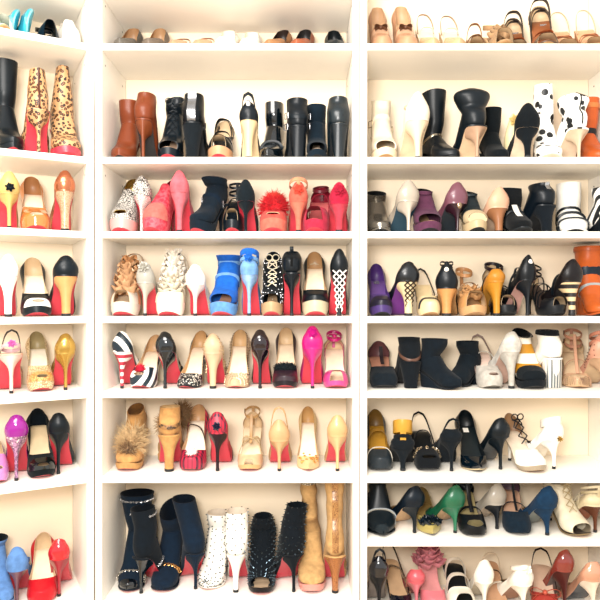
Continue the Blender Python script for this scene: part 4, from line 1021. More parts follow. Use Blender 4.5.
S('M9', (249, 276), 511, 'T', 'boot', AB, CB, 'black spiked peep-toe boot turned toe out', bsp, H=.12, P=.012, toe='round', open_toe=True, sw=.030, sd=.04, an=.042, ex=(('bspikes', gsp, 2, .007, .0026),), lining=black_s, insole=M('lea', 'e9c8a4'), edge=M('lea', '241c20'), gap=.05, W=1.12)
S('M9', (276, 306), 510, 'H', 'boot', AB, CB, 'black spiked boot leaning over, turned heel out with red sole', bsp, H=.12, P=.012, toe='round', sw=.032, sd=.036, an=.040, ex=(('bspikes', gsp, 2, .007, .0026),), lining=black_s, gap=.07, yaw=16, tilt=.022)
kt = M('sue', 'e8b87a')
S('M9', (298, 326), 484, 'T', 'boot', 'knee_boot', CB, 'tall slouchy tan suede boot turned toe out', kt, H=.11, P=.018, toe='round', sw=.034, sd=.042, an=.033, slump=.011, tilt=.012, notch=.02, lining=M('sue', 'b98448'), foldm=M('sna', 'd8c9ac', '4a4038', 110), foldh=.018, edge=M('sat', 'ec9a8c'), gap=.065, T=.352, W=1.15)
S('M9', (322, 352), 484, 'H', 'boot', 'knee_boot', CB, 'tall slouchy tan suede boot with a brown snakeskin strip down its heel', kt, H=.12, P=.018, toe='round', sw=.036, sd=.042, an=.030, slump=.009, hk='cone', hw=.010, heelm=M('sna', 'c98248', '8a4f28', 150), ex=(('backstrip', M('sna', 'cf9a5c', '7a4a28', 150), .010),), lining=M('sue', 'b98448'), gap=.05, T=.352)

# ---- nearest bookcase, top shelf
for x0, x1, y, lb in ((368, 392, 9, 'tan loafer with braided trim, first on its top shelf'), (392, 417, 8, 'tan loafer with braided trim, next to the beige slingbacks')):
    S('R1', (x0, x1), y, 'T', 'pump', 'loafer', CF, lb, M('lea', 'd9a27c'), hk='block', toe='round', tv=.55, dv=.08, ha=1.35, hb=.055, hs=.035, lining=M('lea', 'e9bd92'), insole=M('lea', 'efc89a'), sole=tan_sole, bandm=M('lea', 'e0b08c'), bt=(.58, .68), ex=(('strap', M('lea', '5a3a28'), .60, .60, .05, .003), ('bow', M('lea', '6a442e'), .60, .02)))
for x0, x1, y, lb in ((416, 440, 2, 'beige slingback with a tall heel loop, beside the tan loafers'), (440, 465, 4, 'beige slingback with a tall heel loop, beside the cork-coloured sandals')):
    S('R1', (x0, x1), y, 'T', 'pump', SB, HH, lb, M('lea', 'dfb98c'), hk='block', toe='almond', ranges=((.58, 1),), ex=(('loop', M('lea', 'c0a084'), .085, .004), ('strap', M('lea', 'e6cfb4'), .42, .42, .055, .003)), hb=.095, insole=M('lea', 'f6e2c8'), sole=tan_sole)
S('R1', (466, 487), 17, 'T', 'pump', SA, CS, 'brown and cork flat sandal with a wide strap', M('lea', 'c98d5c'), hk='block', hb=.07, toe='round', ranges=((.58, .92),), uh=.045, tv=.7, ex=(('strap', M('lea', 'b0764a'), .3, .3, .07, .009), ('strap', M('lea', '8a5636'), .6, .4, .06, .006)), insole=M('lea', 'd9a878'), sole=tan_sole, yaw=-12)
S('R1', (484, 508), 20, 'T', 'pump', SA, CS, 'sand-coloured twisted-strap flat sandal beside the buckled sandals', M('sue', 'cda378'), hk='block', hb=.07, toe='round', ranges=((.55, .9),), uh=.05, tv=.7, ex=(('ruf', M('sue', 'd0a67a'), .62, .034, .030, .03, -.015), ('ankle', M('sue', 'c59a6e'), .03, .008, .032)), insole=M('lea', 'd9b080'), sole=tan_sole)
for x0, x1, y, lb in ((503, 529, 17, 'dark brown buckled sandal with an orange strap, beside the sand-coloured sandal'), (527, 554, 11, 'dark brown buckled sandal with a higher cuff, beside the nude thongs')):
    S('R1', (x0, x1), y, 'T', 'pump', SA, CS, lb, M('lea', '6a5140'), hk='block', toe='round', ranges=((.66, .92), (0, .12)), uh=.035, tv=.8, hb=.05, ex=(('strap', M('lea', 'c0673c'), .66, .45, .05, .009), ('strap', M('sue', '5a5148'), .16, .16, .080, .011), ('strap', M('sue', '6a5a4c'), .22, .4, .075, .008), ('strap', M('lea', '2c3038'), .3, .3, .065, .009), ('buckle', silver, .5, .009)), insole=M('lea', 'b0683f'), sole=tan_sole, yaw=-12)
for x0, x1, lb in ((550, 577, 'nude thong sandal with a tall thin loop, beside the dark buckled sandals'), (577, 603, 'nude thong sandal with a tall thin loop, last on its top shelf')):
    S('R1', (x0, x1), 0, 'T', 'pump', SA, CS, lb, M('lea', 'dd9a6c'), hk='block', toe='round', ranges=((.62, .9),), uh=.035, tv=.8, ex=(('loop', M('lea', 'e3c7a6'), .10, .003), ('strap', M('lea', 'b85f3c'), .62, .45, .05, .006), ('strap', M('lea', 'cf8a5c'), .45, .62, .05, .006)), hb=.105, insole=M('lea', 'eebd90'), sole=tan_sole, yaw=-10)
# ---- nearest bookcase, second shelf
crm = M('lea', 'eadbc2')
S('R2', (369, 396), 100, 'T', 'boot', AB, CB, 'cream leather open-toe ankle boot with cut-outs', crm, H=.11, P=.02, toe='round', open_toe=True, sw=.032, sd=.042, notch=.03, lining=M('lea', 'efe0c8'), ex=(('belt', M('lea', 'f2e3ca'), .7, .008, M('met', 'c9b58c')),), sole=tan_sole, edge=M('lea', 'e6d2b0'))
S('R2', (396, 426), 93, 'H', 'pump', PU, HH, 'cream leather heel with a broad round back and a beige sole', crm, P=.02, toe='round', hb=.085, hk='cone', hw=.008, heelm=M('lea', 'ecd3b2'), sole=M('lea', 'e6cba6'), lining=M('lea', 'dcbf98'), W=1.2, yaw=6, ex=(('bow', M('lea', 'e3cfae'), .3, .03),))
S('R2', (423, 455), 98, 'T', 'boot', AB, CB, 'black leather ankle boot with a flared collar and side zip', M('lea', '111d26'), H=.045, toe='almond', hk='block', yaw=22, sw=.040, sd=.050, an=.030, tipy=-.012, lining=black_s, sole=dark_sole, ex=(('belt', M('met', 'a89a84'), .68, .004),))
S('R2', (449, 493), 85, 'H', 'boot', AB, CB, 'black boot with a huge rounded collar and nude sole', M('lea', '15232d'), H=.105, P=.012, toe='round', hk='stiletto', sw=.074, sd=.055, an=.036, dome=True, lining=black_s, sole=M('lea', 'eec9a2'), heelm=M('lea', 'c9a284'), W=1.15, yaw=8)
S('R2', (484, 503), 114, 'T', 'boot', AB, CB, 'small black suede ankle boot behind the rounded black boot', M('sue', '0d1b22'), H=.06, hk='block', toe='round', sw=.036, sd=.044, lining=black_s, sole=dark_sole, gap=.04)
S('R2', (500, 520), 98, 'H', 'pump', SB, HH, 'cream and straw yellow shoe behind the black velvet heel', M('lea', 'f3dfae'), H=.07, hk='block', toe='round', hb=.11, lining=M('lea', 'e8c068'), insole=M('lea', 'edc56e'), sole=tan_sole, gap=.13, L=.12, ex=(('flob', M('lea', 'ebc878'), .08, .02),))
S('R2', (507, 537), 105, 'H', 'pump', PU, HH, 'black velvet heel with a nude sole, in front of the cream shoe', M('sue', '0c1820'), P=.015, toe='round', hb=.07, sole=M('lea', 'e8cfb2'), heelm=M('sue', '101d26'), yaw=-4, L=.165, gap=.008, hk='cone', hw=.009)
dal = M('dal', 'fbf8f0', '10181e', 34)
S('R2', (529, 556), 95, 'T', 'boot', AB, CB, 'white boot with black dots and a pointed collar, turned toe out', dal, H=.09, toe='round', sw=.028, sd=.044, an=.034, tipy=.02, lining=M('lea', 'e8e2d6'), sole=M('lea', 'efe0c8'), edge=M('lea', 'f0e6d6'), yaw=-10)
S('R2', (551, 592), 88, 'H', 'boot', AB, CB, 'white boot with black dots and a wide collar, turned heel out', dal, H=.10, P=.012, toe='round', sw=.060, sd=.05, an=.034, dome=True, ex=(('backstrip', M('lea', '141c22'), .002),), tilt=.008, lining=M('lea', 'f4eee2'), sole=M('lea', 'efd6b8'), heelm=M('lea', 'dcc3a4'), W=1.15, yaw=8)
S('R2', (583, 610), 105, 'T', 'boot', AB, CB, 'orange leather boot with a black strap, behind the dotted boots', M('lea', 'd9652c'), H=.06, hk='block', toe='round', sw=.038, sd=.05, lining=M('lea', 'f0dcc4'), sole=tan_sole, ex=(('belt', M('lea', '1c2630'), .72, .016), ('belt', M('lea', 'e8884a'), .95, .008)), gap=.05)
# ---- nearest bookcase, third shelf
S('R3', (367, 391), 191, 'T', 'boot', AB, CB, 'pewter grey metallic shoe boot with a black collar', M('met', '8f887e'), H=.06, hk='block', toe='round', sw=.032, sd=.044, an=.032, notch=.03, lining=M('sue', '0e1116'), sole=dark_sole)
S('R3', (390, 418), 181, 'H', 'pump', PU, HH, 'silver grey satin pump with a dark sole', M('sat', 'b5a898'), toe='round', P=.012, sole=M('sat', '22485a'), heelm=M('sat', 'bfb2a2'), hb=.06, yaw=11)
S('R3', (411, 440), 190, 'T', 'boot', AB, CB, 'plum purple suede open-toe shoe boot', M('sue', '6a3a55'), H=.09, P=.02, toe='round', open_toe=True, sw=.030, sd=.044, an=.034, notch=.035, lining=M('sue', '0d1014'), insole=M('lea', 'd9b088'), sole=dark_sole)
S('R3', (439, 467), 183, 'H', 'pump', PU, HH, 'plum purple pump with a dark heel and sole', M('sat', '7a4a58'), toe='round', P=.02, sole=M('sat', '1d3242'), heelm=M('sat', '44202e'), hb=.06, ex=(('plaque', M('met', 'b9a080'), -.01),), yaw=12)
S('R3', (458, 482), 197, 'T', 'boot', AB, CB, 'charcoal shoe boot with a pale open toe', M('lea', '35434a'), H=.075, P=.02, toe='round', open_toe=True, sw=.028, sd=.044, notch=.03, lining=black_s, insole=M('lea', 'e3c49a'), sole=dark_sole, edge=M('lea', 'cdb48c'), cap=M('lea', 'd6bf98'))
S('R3', (480, 508), 187, 'H', 'pump', PU, HH, 'nude pink pointed pump with a brown heel', M('lea', 'e6b494'), toe='point', sole=M('lea', 'f0cdb0'), heelm=M('lea', 'a8714c'), hb=.06, hk='cone', hw=.012, yaw=14)
S('R3', (504, 528), 189, 'T', 'boot', AB, CB, 'black sneaker with a white tongue on the third shelf', M('sue', '10171d'), H=.035, hk='block', toe='round', sw=.030, sd=.046, an=.034, notch=.02, lining=black_s, sole=dark_sole, edge=M('lea', '2a3238'), ex=(('frontstrip', M('lea', 'f0eae0'), .3, .8, .009), ('belt', M('lea', '1c262e'), .5, .004)))
S('R3', (527, 557), 181, 'H', 'boot', AB, CB, 'black leather boot with a silver plate on its back', M('lea', '12202c'), H=.09, hk='cone', hw=.016, toe='round', sw=.024, sd=.044, an=.036, lining=black_s, sole=dark_sole, heelm=M('sue', '14222e'), ex=(('bzip', M('met', 'bfc0c2'), .12, .008),), yaw=14)
S('R3', (553, 588), 187, 'T', 'boot', AB, CB, 'white trainer with broad black straps', M('lea', 'f3efe6'), H=.035, hk='wedge', toe='round', sw=.038, sd=.05, an=.038, W=1.15, lining=M('lea', 'e6dccb'), sole=dark_sole, ex=(('belt', M('lea', '16222a'), .45, .008), ('belt', M('lea', '16222a'), .70, .007), ('belt', M('lea', '2a3238'), .28, .005)), yaw=-14)
S('R3', (583, 608), 187, 'H', 'boot', AB, CB, 'black and white trainer turned heel out, with zigzag stripes', M('str', 'f3efe6', '1a242c', 15), H=.05, hk='wedge', toe='round', sw=.034, sd=.045, lining=M('lea', 'e6dccb'), sole=dark_sole, heelm=M('lea', '16222c'))
# ---- nearest bookcase, fourth shelf
S('R4', (367, 391), 265, 'T', 'pump', PU, HH, 'purple leather pump with a silver mark on its insole', M('lea', '4f3878'), toe='round', P=.02, tv=.72, insole=M('lea', '76549c'), lining=M('lea', '5c3a86'), ex=(('label', silver),), cap=M('lea', '2c2440'), capt=.80, sole=dark_sole)
S('R4', (390, 419), 263, 'H', 'pump', PU, HH, 'black snakeskin pump with a cream lattice heel and purple sole', M('sna', '1a2530', '0b1218', 170), toe='round', P=.02, sole=M('sat', '7a2a90'), heelm=M('lea', 'e9d0a4'), hk='cone', hw=.012, ex=(('lattice', M('lea', '3a2c20')),), yaw=12)
S('R4', (414, 438), 266, 'T', 'pump', SB, HH, 'cream slingback pump with black piping and a striped toe', M('lea', 'ead2a2'), toe='round', P=.015, H=.10, ranges=((.52, 1),), hb=.05, tv=.72, ex=(('sling', M('lea', '1c1f24'), .055, .0035, .55),), insole=M('lea', 'f0d6a6'), bandm=M('lea', '2a3a46'), bt=(.8, .86), sole=tan_sole)
S('R4', (437, 463), 264, 'H', 'pump', SB, HH, 'black slingback with a tan heel and white back', M('lea', '15202a'), toe='round', H=.09, P=.01, hb=.07, heelm=M('lea', 'd99a5c'), hk='cone', hw=.014, sole=M('lea', 'e0a86c'), counter=M('lea', '15202a'), ex=(('plaque', M('lea', 'f3ead8'), .05), ('bow', M('lea', '14212c'), .2, .02)), yaw=-14)
S('R4', (456, 484), 271, 'T', 'pump', SA, CS, 'tan leather sandal with wide crumpled straps', M('lea', 'd9a066'), toe='round', H=.085, P=.02, ranges=((.56, .92),), uh=.05, tv=.8, ex=(('strap', M('lea', 'd09660'), .5, .4, .06, .014), ('ankle', M('lea', 'c58c58'), .06, .006, .032), ('ruf', M('lea', 'dba670'), .62, .034, .025, .03, -.02)), insole=M('lea', 'e0b07c'), sole=tan_sole, edge=tan_sole)
S('R4', (480, 501), 273, 'H', 'pump', SA, CS, 'mustard tan heel with a tapered heel, beside the black and silver sandal', M('lea', 'd08a30'), toe='round', H=.11, P=.02, hb=.03, hk='cone', hw=.010, heelm=M('lea', 'd8942f'), sole=M('lea', 'cf923c'), ex=(('strap', M('lea', '3a2c24'), .25, .35, .05, .006),), yaw=12)
S('R4', (485, 512), 262, 'T', 'pump', SA, CS, 'black cage sandal with silver panels across the foot', M('lea', '1b2026'), toe='round', H=.11, P=.02, ranges=((.7, .96), (0, .12)), uh=.035, tv=.85, hb=.055, ex=(('strap', M('met', 'a9adb0'), .62, .5, .05, .012), ('strap', M('met', '8f9698'), .5, .6, .06, .008), ('ankle', M('lea', '3a2030'), .055, .006, .036), ('tbar', black_l, .7, .06, .006)), insole=M('lea', '7a6a66'), sole=dark_sole, gap=.04)
S('R4', (510, 533), 258, 'H', 'pump', SA, CS, 'black strappy heel with a white back and dusty pink sole', M('lea', '181f26'), toe='round', H=.115, P=.025, hb=.075, sole=M('lea', 'd9a598'), heelm=M('lea', '232a32'), ex=(('plaque', M('lea', 'f4efe6'), .05), ('strap', black_l, .25, .45, .065, .006), ('strap', black_l, .4, .25, .07, .006)), yaw=15)
S('R4', (530, 556), 268, 'T', 'pump', SA, CS, 'black sandal laced with many thin cords', M('lea', '1d2228'), toe='round', H=.10, P=.02, ranges=((.7, .95), (0, .12)), uh=.03, tv=.85, hb=.06, ex=(('strap', black_l, .66, .5, .045, .003), ('strap', black_l, .5, .66, .048, .003), ('strap', black_l, .56, .4, .055, .003), ('strap', black_l, .4, .56, .058, .003), ('strap', black_l, .45, .3, .062, .003), ('ankle', black_l, .045, .003, .034), ('ankle', black_l, .065, .003, .034)), insole=M('lea', '5a4a44'), sole=dark_sole, yaw=14)
S('R4', (553, 582), 268, 'H', 'pump', SA, CS, 'dark brown sandal with a striped heel, beside the orange boot', M('lea', '251f22'), toe='round', H=.11, P=.025, hb=.065, hk='cone', hw=.010, heelm=M('stz', 'e6c99a', '2a2226', 12), sole=M('lea', '2a2a30'), ex=(('plaque', M('lea', 'ece2d2'), .03), ('strap', black_l, .3, .4, .06, .007)), yaw=12)
S('R4', (577, 610), 248, 'T', 'boot', AB, CB, 'orange leather boot with a blue band and rolled collar', M('lea', 'd9682c'), toe='round', H=.09, hk='wedge', sw=.042, sd=.05, an=.04, lining=M('lea', '1d2a3a'), sole=dark_sole, foldm=M('lea', 'c9602c'), foldh=.02, ex=(('belt', M('lea', '17344a'), .74, .024), ('belt', M('lea', 'a9b0b0'), .56, .005)), W=1.1)
# ---- nearest bookcase, fifth shelf
S('R5', (367, 396), 338, 'T', 'pump', SB, HH, 'black suede slingback with a mauve insole and square toe', M('sue', '172733'), toe='square', H=.085, P=.018, ranges=((.62, 1), (0, .12)), tv=.72, hb=.05, W=1.12, insole=M('lea', 'd99a80'), lining=M('lea', '7a4e50'), ex=(('tbar', M('lea', '3a2c34'), .66, .04, .006),), sole=dark_sole)
S('R5', (396, 424), 342, 'H', 'boot', AB, CB, 'black suede sandal boot with a loose tan strap', M('sue', '101d27'), H=.085, hk='block', hw=.02, toe='round', sw=.036, sd=.042, an=.034, lining=black_s, sole=dark_sole, ex=(('belt', M('lea', '6a4a3c'), .8, .005),))
S('R5', (421, 453), 338, 'T', 'boot', AB, CB, 'black suede ankle boot standing tall beside its lower partner', M('sue', '0f2230'), H=.045, hk='wedge', toe='almond', W=.9, gap=.01, L=.150, sw=.034, sd=.046, an=.034, lining=black_s, sole=M('lea', 'b9a184'), edge=M('sue', '0f2230'), yaw=45)
S('R5', (448, 480), 342, 'T', 'boot', AB, CB, 'black suede ankle boot beside the grey peep-toe pump', M('sue', '11232f'), H=.045, hk='block', toe='almond', W=.9, gap=.05, L=.150, sw=.033, sd=.044, an=.034, lining=black_s, sole=M('mat', '4a5a58'), edge=M('sue', '11232f'), yaw=-46)
gry = M('sue', 'c6bfb4')
S('R5', (473, 499), 331, 'T', 'pump', SB, HH, 'pale grey peep-toe slingback turned toe out', gry, toe='round', H=.10, P=.02, peep=.95, ranges=((.55, 1),), tv=.7, hb=.05, insole=M('lea', 'efd2c2'), lining=M('lea', 'cdb8ac'), ex=(('sling', M('lea', 'a88f84'), .06, .004, .58), ('strap', gry, .4, .5, .06, .004)), sole=M('sue', '8d857b'))
S('R5', (495, 521), 333, 'H', 'pump', PU, HH, 'pale grey suede pump with a thick tall heel', M('sue', 'cfcac0'), toe='round', P=.025, heelm=M('sue', 'c3bdb2'), sole=M('lea', 'e6bca8'), hk='cone', hw=.009, yaw=9)
S('R5', (511, 541), 328, 'T', 'boot', AB, CB, 'mustard yellow and white banded shoe boot with a black toe', M('stz', 'dc9a1e', 'f6efe0', 5.2), toe='round', open_toe=True, H=.10, P=.018, sw=.026, sd=.042, an=.032, notch=.03, lining=M('sue', '12181e'), foldm=M('sue', '12181e'), foldh=.015, cap=M('sue', '18242c'), edge=M('sue', '14202a'), insole=M('lea', '2a2f34'), sole=dark_sole)
S('R5', (536, 562), 331, 'H', 'boot', AB, CB, 'white shoe boot with a thick grid-patterned heel', M('lea', 'f6f0e4'), toe='round', H=.095, P=.015, hk='block', hw=.024, heelm=M('pla', 'f4efe2', '5a646a', 34), sw=.028, sd=.042, an=.035, lining=M('sue', '101820'), foldm=M('sue', '141c22'), foldh=.012, sole=tan_sole, ex=(('belt', M('lea', '1c242a'), .50, .003),), yaw=8)
stn = M('met', '8a6a54')
S('R5', (560, 592), 331, 'T', 'pump', SA, CS, 'nude sandal covered in studded crossing straps, turned toe out', M('lea', 'e6bd92'), toe='point', H=.10, ranges=((.78, .98), (0, .1)), uh=.02, tv=.88, hb=.06, ex=(('tbar', M('lea', 'dda888'), .74, .065, .005), ('strap', M('lea', 'e0b08c'), .74, .58, .035, .004), ('strap', M('lea', 'e0b08c'), .58, .74, .035, .004), ('strap', M('lea', 'dfa989'), .52, .42, .05, .004), ('ankle', M('lea', 'd99a7c'), .04, .005, .034, stn), ('ankle', M('lea', 'd99a7c'), .068, .005, .034, stn), ('spikes', stn, 6, .005, (.78, .97))), insole=M('lea', 'f2d2aa'), sole=tan_sole, yaw=-16)
S('R5', (582, 610), 326, 'H', 'pump', SA, CS, 'rose-coloured studded sandal with tall ankle straps, turned heel out', M('lea', 'dfa287'), toe='point', H=.10, hb=.075, heelm=M('lea', 'd9b08c'), sole=M('lea', 'e6c49c'), ex=(('ankle', M('lea', 'd08a70'), .07, .006, .036, stn), ('ankle', M('lea', 'd08a70'), .045, .006, .036, stn), ('spikes', stn, 5, .006, (.02, .4))))
# ---- nearest bookcase, sixth shelf
mus = M('lea', 'dda53e')
S('R6', (365, 391), 411, 'T', 'pump', PU, HH, 'mustard banded loafer pump with a grey toe', M('lea', '3f4a52'), toe='round', P=.015, tv=.74, W=1.05, insole=M('lea', 'd9a13a'), lining=M('lea', '8d6a34'), ex=(('strap', mus, .42, .42, .055, .018), ('strap', M('lea', 'f0e6d4'), .72, .72, .048, .004)), sole=dark_sole)
S('R6', (387, 416), 413, 'H', 'pump', SA, CS, 'black block-heeled sandal with a mustard ankle cuff', M('sue', '15222c'), toe='round', H=.075, P=.015, hb=.03, hk='cone', hw=.008, sole=dark_sole, ex=(('ankle', mus, .062, .020, .036), ('ankle', M('sue', '1a1f24'), .03, .006, .034)), yaw=-6)
S('R6', (411, 437), 412, 'T', 'pump', SB, HH, 'black peep-toe slingback with a jewelled chain across its toe', M('sue', '0f1820'), toe='square', H=.09, P=.02, peep=.94, ranges=((.56, 1),), tv=.72, hb=.05, insole=M('lea', '1f262c'), lining=black_s, ex=(('sling', M('sue', '10181e'), .065, .004, .58), ('chain', M('met', 'd9c4a4'), .76), ('strap', black_s, .4, .4, .055, .006)), sole=dark_sole)
S('R6', (432, 460), 416, 'H', 'pump', SB, HH, 'black suede slingback turned heel out, with a thin heel', M('sue', '14222c'), toe='square', H=.10, P=.02, hb=.025, sole=M('sue', '1c2b36'), ex=(('sling', M('sue', '14222c'), .068, .0035, .34),), W=1.05)
S('R6', (458, 485), 411, 'T', 'pump', PU, HH, 'glossy black pointed pump with a white insole patch', black_p, toe='point', tv=.76, W=1.1, insole=M('lea', '28363c'), lining=M('lea', '1a262c'), ex=(('label', M('lea', 'fbf6ec')),), sole=dark_sole, edge=M('lea', 'd9c49a'))
S('R6', (484, 511), 420, 'H', 'pump', PU, HH, 'glossy black leather pump turned heel out, dark sole', M('lea', '13232d'), toe='point', sole=M('sat', '26323a'), yaw=12)
S('R6', (507, 538), 408, 'T', 'pump', PU, HH, 'white shoe with black ribbon laces tied up its front', M('lea', 'f6efe2'), toe='round', H=.095, P=.012, ranges=((.6, 1), (0, .2)), tv=.7, hb=.06, insole=M('lea', 'f7e6d0'), lining=M('lea', 'b98f68'), ex=(('laces', M('lea', '1f2330'), .60, .30, 4, .016),), sole=tan_sole, yaw=14, edge=M('lea', 'b8a68c'))
S('R6', (536, 567), 414, 'H', 'pump', PU, HH, 'white heel with a gold lining, turned heel out beside the laced white shoe', M('lea', 'fbf6ec'), toe='round', H=.10, P=.012, hb=.06, lining=gold, sole=M('lea', 'f6ead6'), heelm=M('lea', 'faf2e6'), yaw=20, ex=(('ankle', M('lea', 'faf3e6'), .05, .012, .034), ('flob', M('met', 'd9b05a'), .0, .010)))
# ---- nearest bookcase, seventh shelf
S('R7', (366, 396), 487, 'T', 'boot', AB, CB, 'dark grey ankle boot with a silver band and pointed toe', M('lea', '1b2a33'), toe='point', H=.085, sw=.028, sd=.04, an=.028, lining=black_s, cap=M('sue', '33424a'), ex=(('belt', M('met', 'b5bcc0'), .42, .006),), sole=dark_sole, W=1.2)
S('R7', (394, 424), 489, 'H', 'pump', PU, HH, 'dark navy leather heel with a nude sole', M('lea', '16293a'), toe='round', sole=M('lea', 'edbf8c'), heelm=M('lea', '1a2a34'), hb=.055, yaw=22)
S('R7', (416, 441), 489, 'T', 'pump', PU, HH, 'gold pointed pump with a ruff of dark petals on its toe', M('sat', 'c3b068'), toe='point', tv=.7, insole=M('sat', 'c9a868'), lining=M('sat', 'a88a52'), ex=(('ruf', M('sat', '1b3040'), .80, .030, .018, .014, -.006),), sole=dark_sole)
S('R7', (435, 465), 488, 'H', 'pump', PU, HH, 'emerald green satin pump with a nude sole', M('sat', '1f6b4a'), toe='point', sole=M('lea', 'ecc08e'), heelm=M('sat', '2a7a58'), hb=.06, yaw=20)
S('R7', (457, 484), 491, 'T', 'pump', SA, CS, 'black leather sandal with a round open toe ring', M('lea', '161d24'), toe='round', H=.09, P=.012, peep=.86, tv=.75, ranges=((.62, 1), (0, .12)), hb=.05, insole=M('lea', 'c9b784'), lining=black_l, ex=(('tbar', M('lea', '1b2026'), .7, .06, .007), ('strap', black_l, .6, .6, .05, .010), ('ankle', black_l, .045, .008, .033)), sole=dark_sole, W=1.1)
S('R7', (481, 509), 489, 'H', 'pump', PU, HH, 'silver satin heel with a mauve lining behind the navy slingback', M('sat', 'b0a89c'), toe='round', H=.085, hb=.06, sole=M('lea', 'e0c8ac'), heelm=M('lea', '2a3038'), lining=M('lea', '6a5264'), gap=.07, yaw=22)
S('R7', (501, 529), 492, 'T', 'pump', SB, HH, 'navy suede round-toed shoe with thin front straps', M('sue', '123248'), toe='round', H=.09, P=.015, tv=.74, W=1.12, ranges=((.6, 1), (0, .12)), insole=M('lea', 'e6b89a'), lining=M('lea', '6e5466'), ex=(('tbar', M('lea', '15202c'), .72, .055, .004), ('strap', M('sue', '123248'), .5, .6, .05, .004)), sole=dark_sole, yaw=-6)
S('R7', (527, 559), 487, 'H', 'pump', PU, HH, 'navy suede pump with a tall thin heel, dark sole', M('sue', '143a5a'), toe='round', sole=M('lea', '8a9088'), heelm=M('sue', '143a5a'), hb=.06, hk='cone', hw=.006, yaw=16)
S('R7', (551, 581), 490, 'T', 'boot', AB, CB, 'cream lace-up peep-toe bootie with loose laces', M('lea', 'e9dcc0'), toe='round', open_toe=True, H=.085, sw=.026, sd=.04, an=.033, notch=.05, lining=M('lea', 'a8977c'), ex=(('blaces', M('lea', 'c9b48c'), .3, .9, 6, .014),), insole=M('lea', '5a4c44'), sole=tan_sole, edge=M('lea', '9c845e'), yaw=16)
S('R7', (576, 606), 489, 'H', 'pump', SA, CS, 'cream corded sandal with a brown sole and slim brown heel', M('lea', 'e3d2ac'), toe='round', H=.09, P=.01, hb=.03, sole=M('lea', 'b0623c'), heelm=M('lea', '6a3c28'), ex=(('ankle', M('lea', 'e6d8b8'), .05, .004, .037), ('ankle', M('lea', 'd9c8a0'), .035, .004, .037), ('strap', M('lea', 'e6d8b8'), .3, .5, .06, .004), ('strap', M('lea', 'e6d8b8'), .5, .3, .06, .004)), yaw=10)
# ---- nearest bookcase, lowest shelf
S('R8', (364, 388), 557, 'H', 'pump', PU, HH, 'black patent pump with a grey sole on the lowest shelf', M('pat', '0e1626'), toe='point', sole=M('lea', '8d8078'), heelm=M('lea', '1a1f28'), hb=.055, ex=(('sling', black_l, .085, .004, .3),))
S('R8', (386, 410), 555, 'T', 'pump', SB, HH, 'snakeskin and nude slingback with a dark pointed toe', M('pat', '16162a'), toe='point', H=.10, tv=.74, ranges=((.6, 1),), insole=M('lea', 'dcb58c'), lining=M('lea', 'c9a07a'), ex=(('sling', M('lea', '3a2c28'), .06, .004, .6), ('strap', M('sna', 'a08468', '4a3a30', 120), .3, .5, .06, .008)), sole=tan_sole, yaw=12)
S('R8', (403, 426), 573, 'H', 'pump', SA, CS, 'coral pink sandal with a bare heel, behind the pink ruffled shoe', M('sat', 'e0606a'), toe='round', H=.09, hb=.03, sole=M('lea', 'cf7a72'), heelm=M('sat', 'e8808a'), gap=.05)
S('R8', (416, 443), 552, 'T', 'pump', SA, CS, 'pink sandal with a twisted satin ruffle at its ankle', M('sat', 'e87f88'), toe='round', H=.10, P=.015, ranges=((.62, 1),), uh=.035, tv=.8, insole=M('lea', 'f0a0a0'), ex=(('ruf', M('sat', 'e6909a'), .30, .046, .036, .055, -.035), ('ankle', M('sat', 'e08a94'), .05, .008, .034)), sole=M('lea', 'd98a80'), edge=M('sat', 'e88f92'))
whs = M('lea', 'f0e8d8')
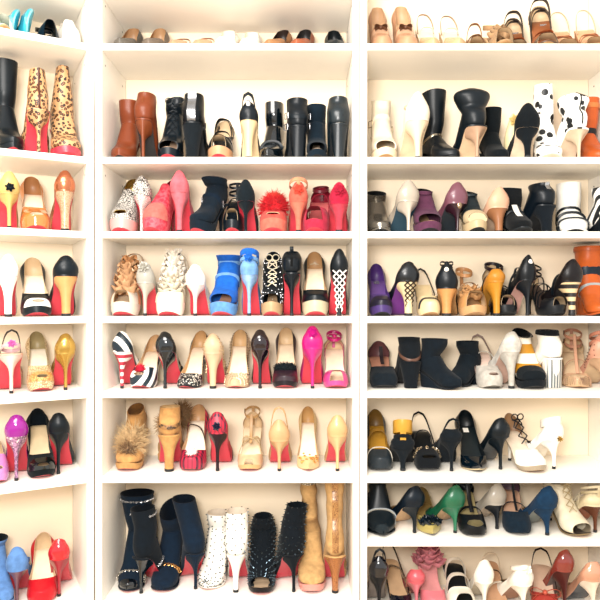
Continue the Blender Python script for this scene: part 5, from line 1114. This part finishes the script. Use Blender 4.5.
S('R8', (442, 474), 556, 'T', 'pump', SA, CS, 'white sandal with three broad bands over a black insole', whs, toe='round', H=.09, P=.02, ranges=((.64, .94),), uh=.04, tv=.8, W=1.15, peep=.9, insole=M('lea', '1a2228'), lining=black_l, ex=(('strap', whs, .5, .5, .055, .012), ('strap', whs, .3, .3, .062, .010)), sole=dark_sole)
S('R8', (466, 490), 556, 'H', 'pump', SA, CS, 'white heel with a black lining, beside the broad-banded white sandal', M('lea', 'f2ebdd'), toe='point', H=.10, hb=.065, lining=black_l, sole=M('lea', 'd9c8ac'), heelm=M('lea', 'efe6d6'), gap=.045)
S('R8', (482, 508), 557, 'T', 'pump', SA, CS, 'nude strappy sandal with an open white frame', M('lea', 'e9c6a0'), toe='point', H=.10, ranges=((.72, .96),), uh=.025, tv=.85, insole=M('lea', 'e0ad86'), ex=(('strap', M('lea', 'efe2cf'), .6, .45, .05, .005), ('strap', M('lea', '2a2622'), .4, .4, .055, .003), ('strap', M('lea', 'e8d2b6'), .25, .25, .07, .005)), sole=tan_sole)
S('R8', (505, 532), 555, 'H', 'pump', SA, CS, 'white slingback sandal with a bow knot at its heel', M('lea', 'f4ecde'), toe='round', H=.10, P=.012, hb=.055, sole=M('lea', 'c48a64'), heelm=M('lea', 'f2e8d8'), ex=(('flob', M('lea', 'f8f1e4'), .05, .014), ('ankle', M('lea', 'f2e8d8'), .045, .006, .035)), yaw=12)
S('R8', (529, 562), 570, 'T', 'pump', SB, HH, 'coral shoe with a big leather bow on its toe', M('pat', 'b8463c'), toe='round', H=.095, P=.015, tv=.74, W=1.1, ranges=((.6, 1),), insole=M('lea', 'e3bfa6'), ex=(('bow', M('lea', 'd8624a'), .76, .046), ('sling', M('lea', '3a1f24'), .055, .004, .6)), sole=dark_sole, yaw=-16, gap=.02)
S('R8', (552, 578), 553, 'H', 'pump', PU, HH, 'glossy chestnut red pump with a tall thin heel', M('pat', '93352c'), toe='round', sole=M('lea', '7c6a64'), heelm=M('lea', '5a2a26'), hb=.06, yaw=10)
S('R8', (574, 604), 551, 'H', 'pump', PU, HH, 'nude pink pump with a cream heel behind the dark navy shoe', M('pat', 'e0a484'), toe='round', H=.115, hb=.05, sole=M('sat', '141d34'), heelm=M('lea', 'efdcc6'), yaw=8)
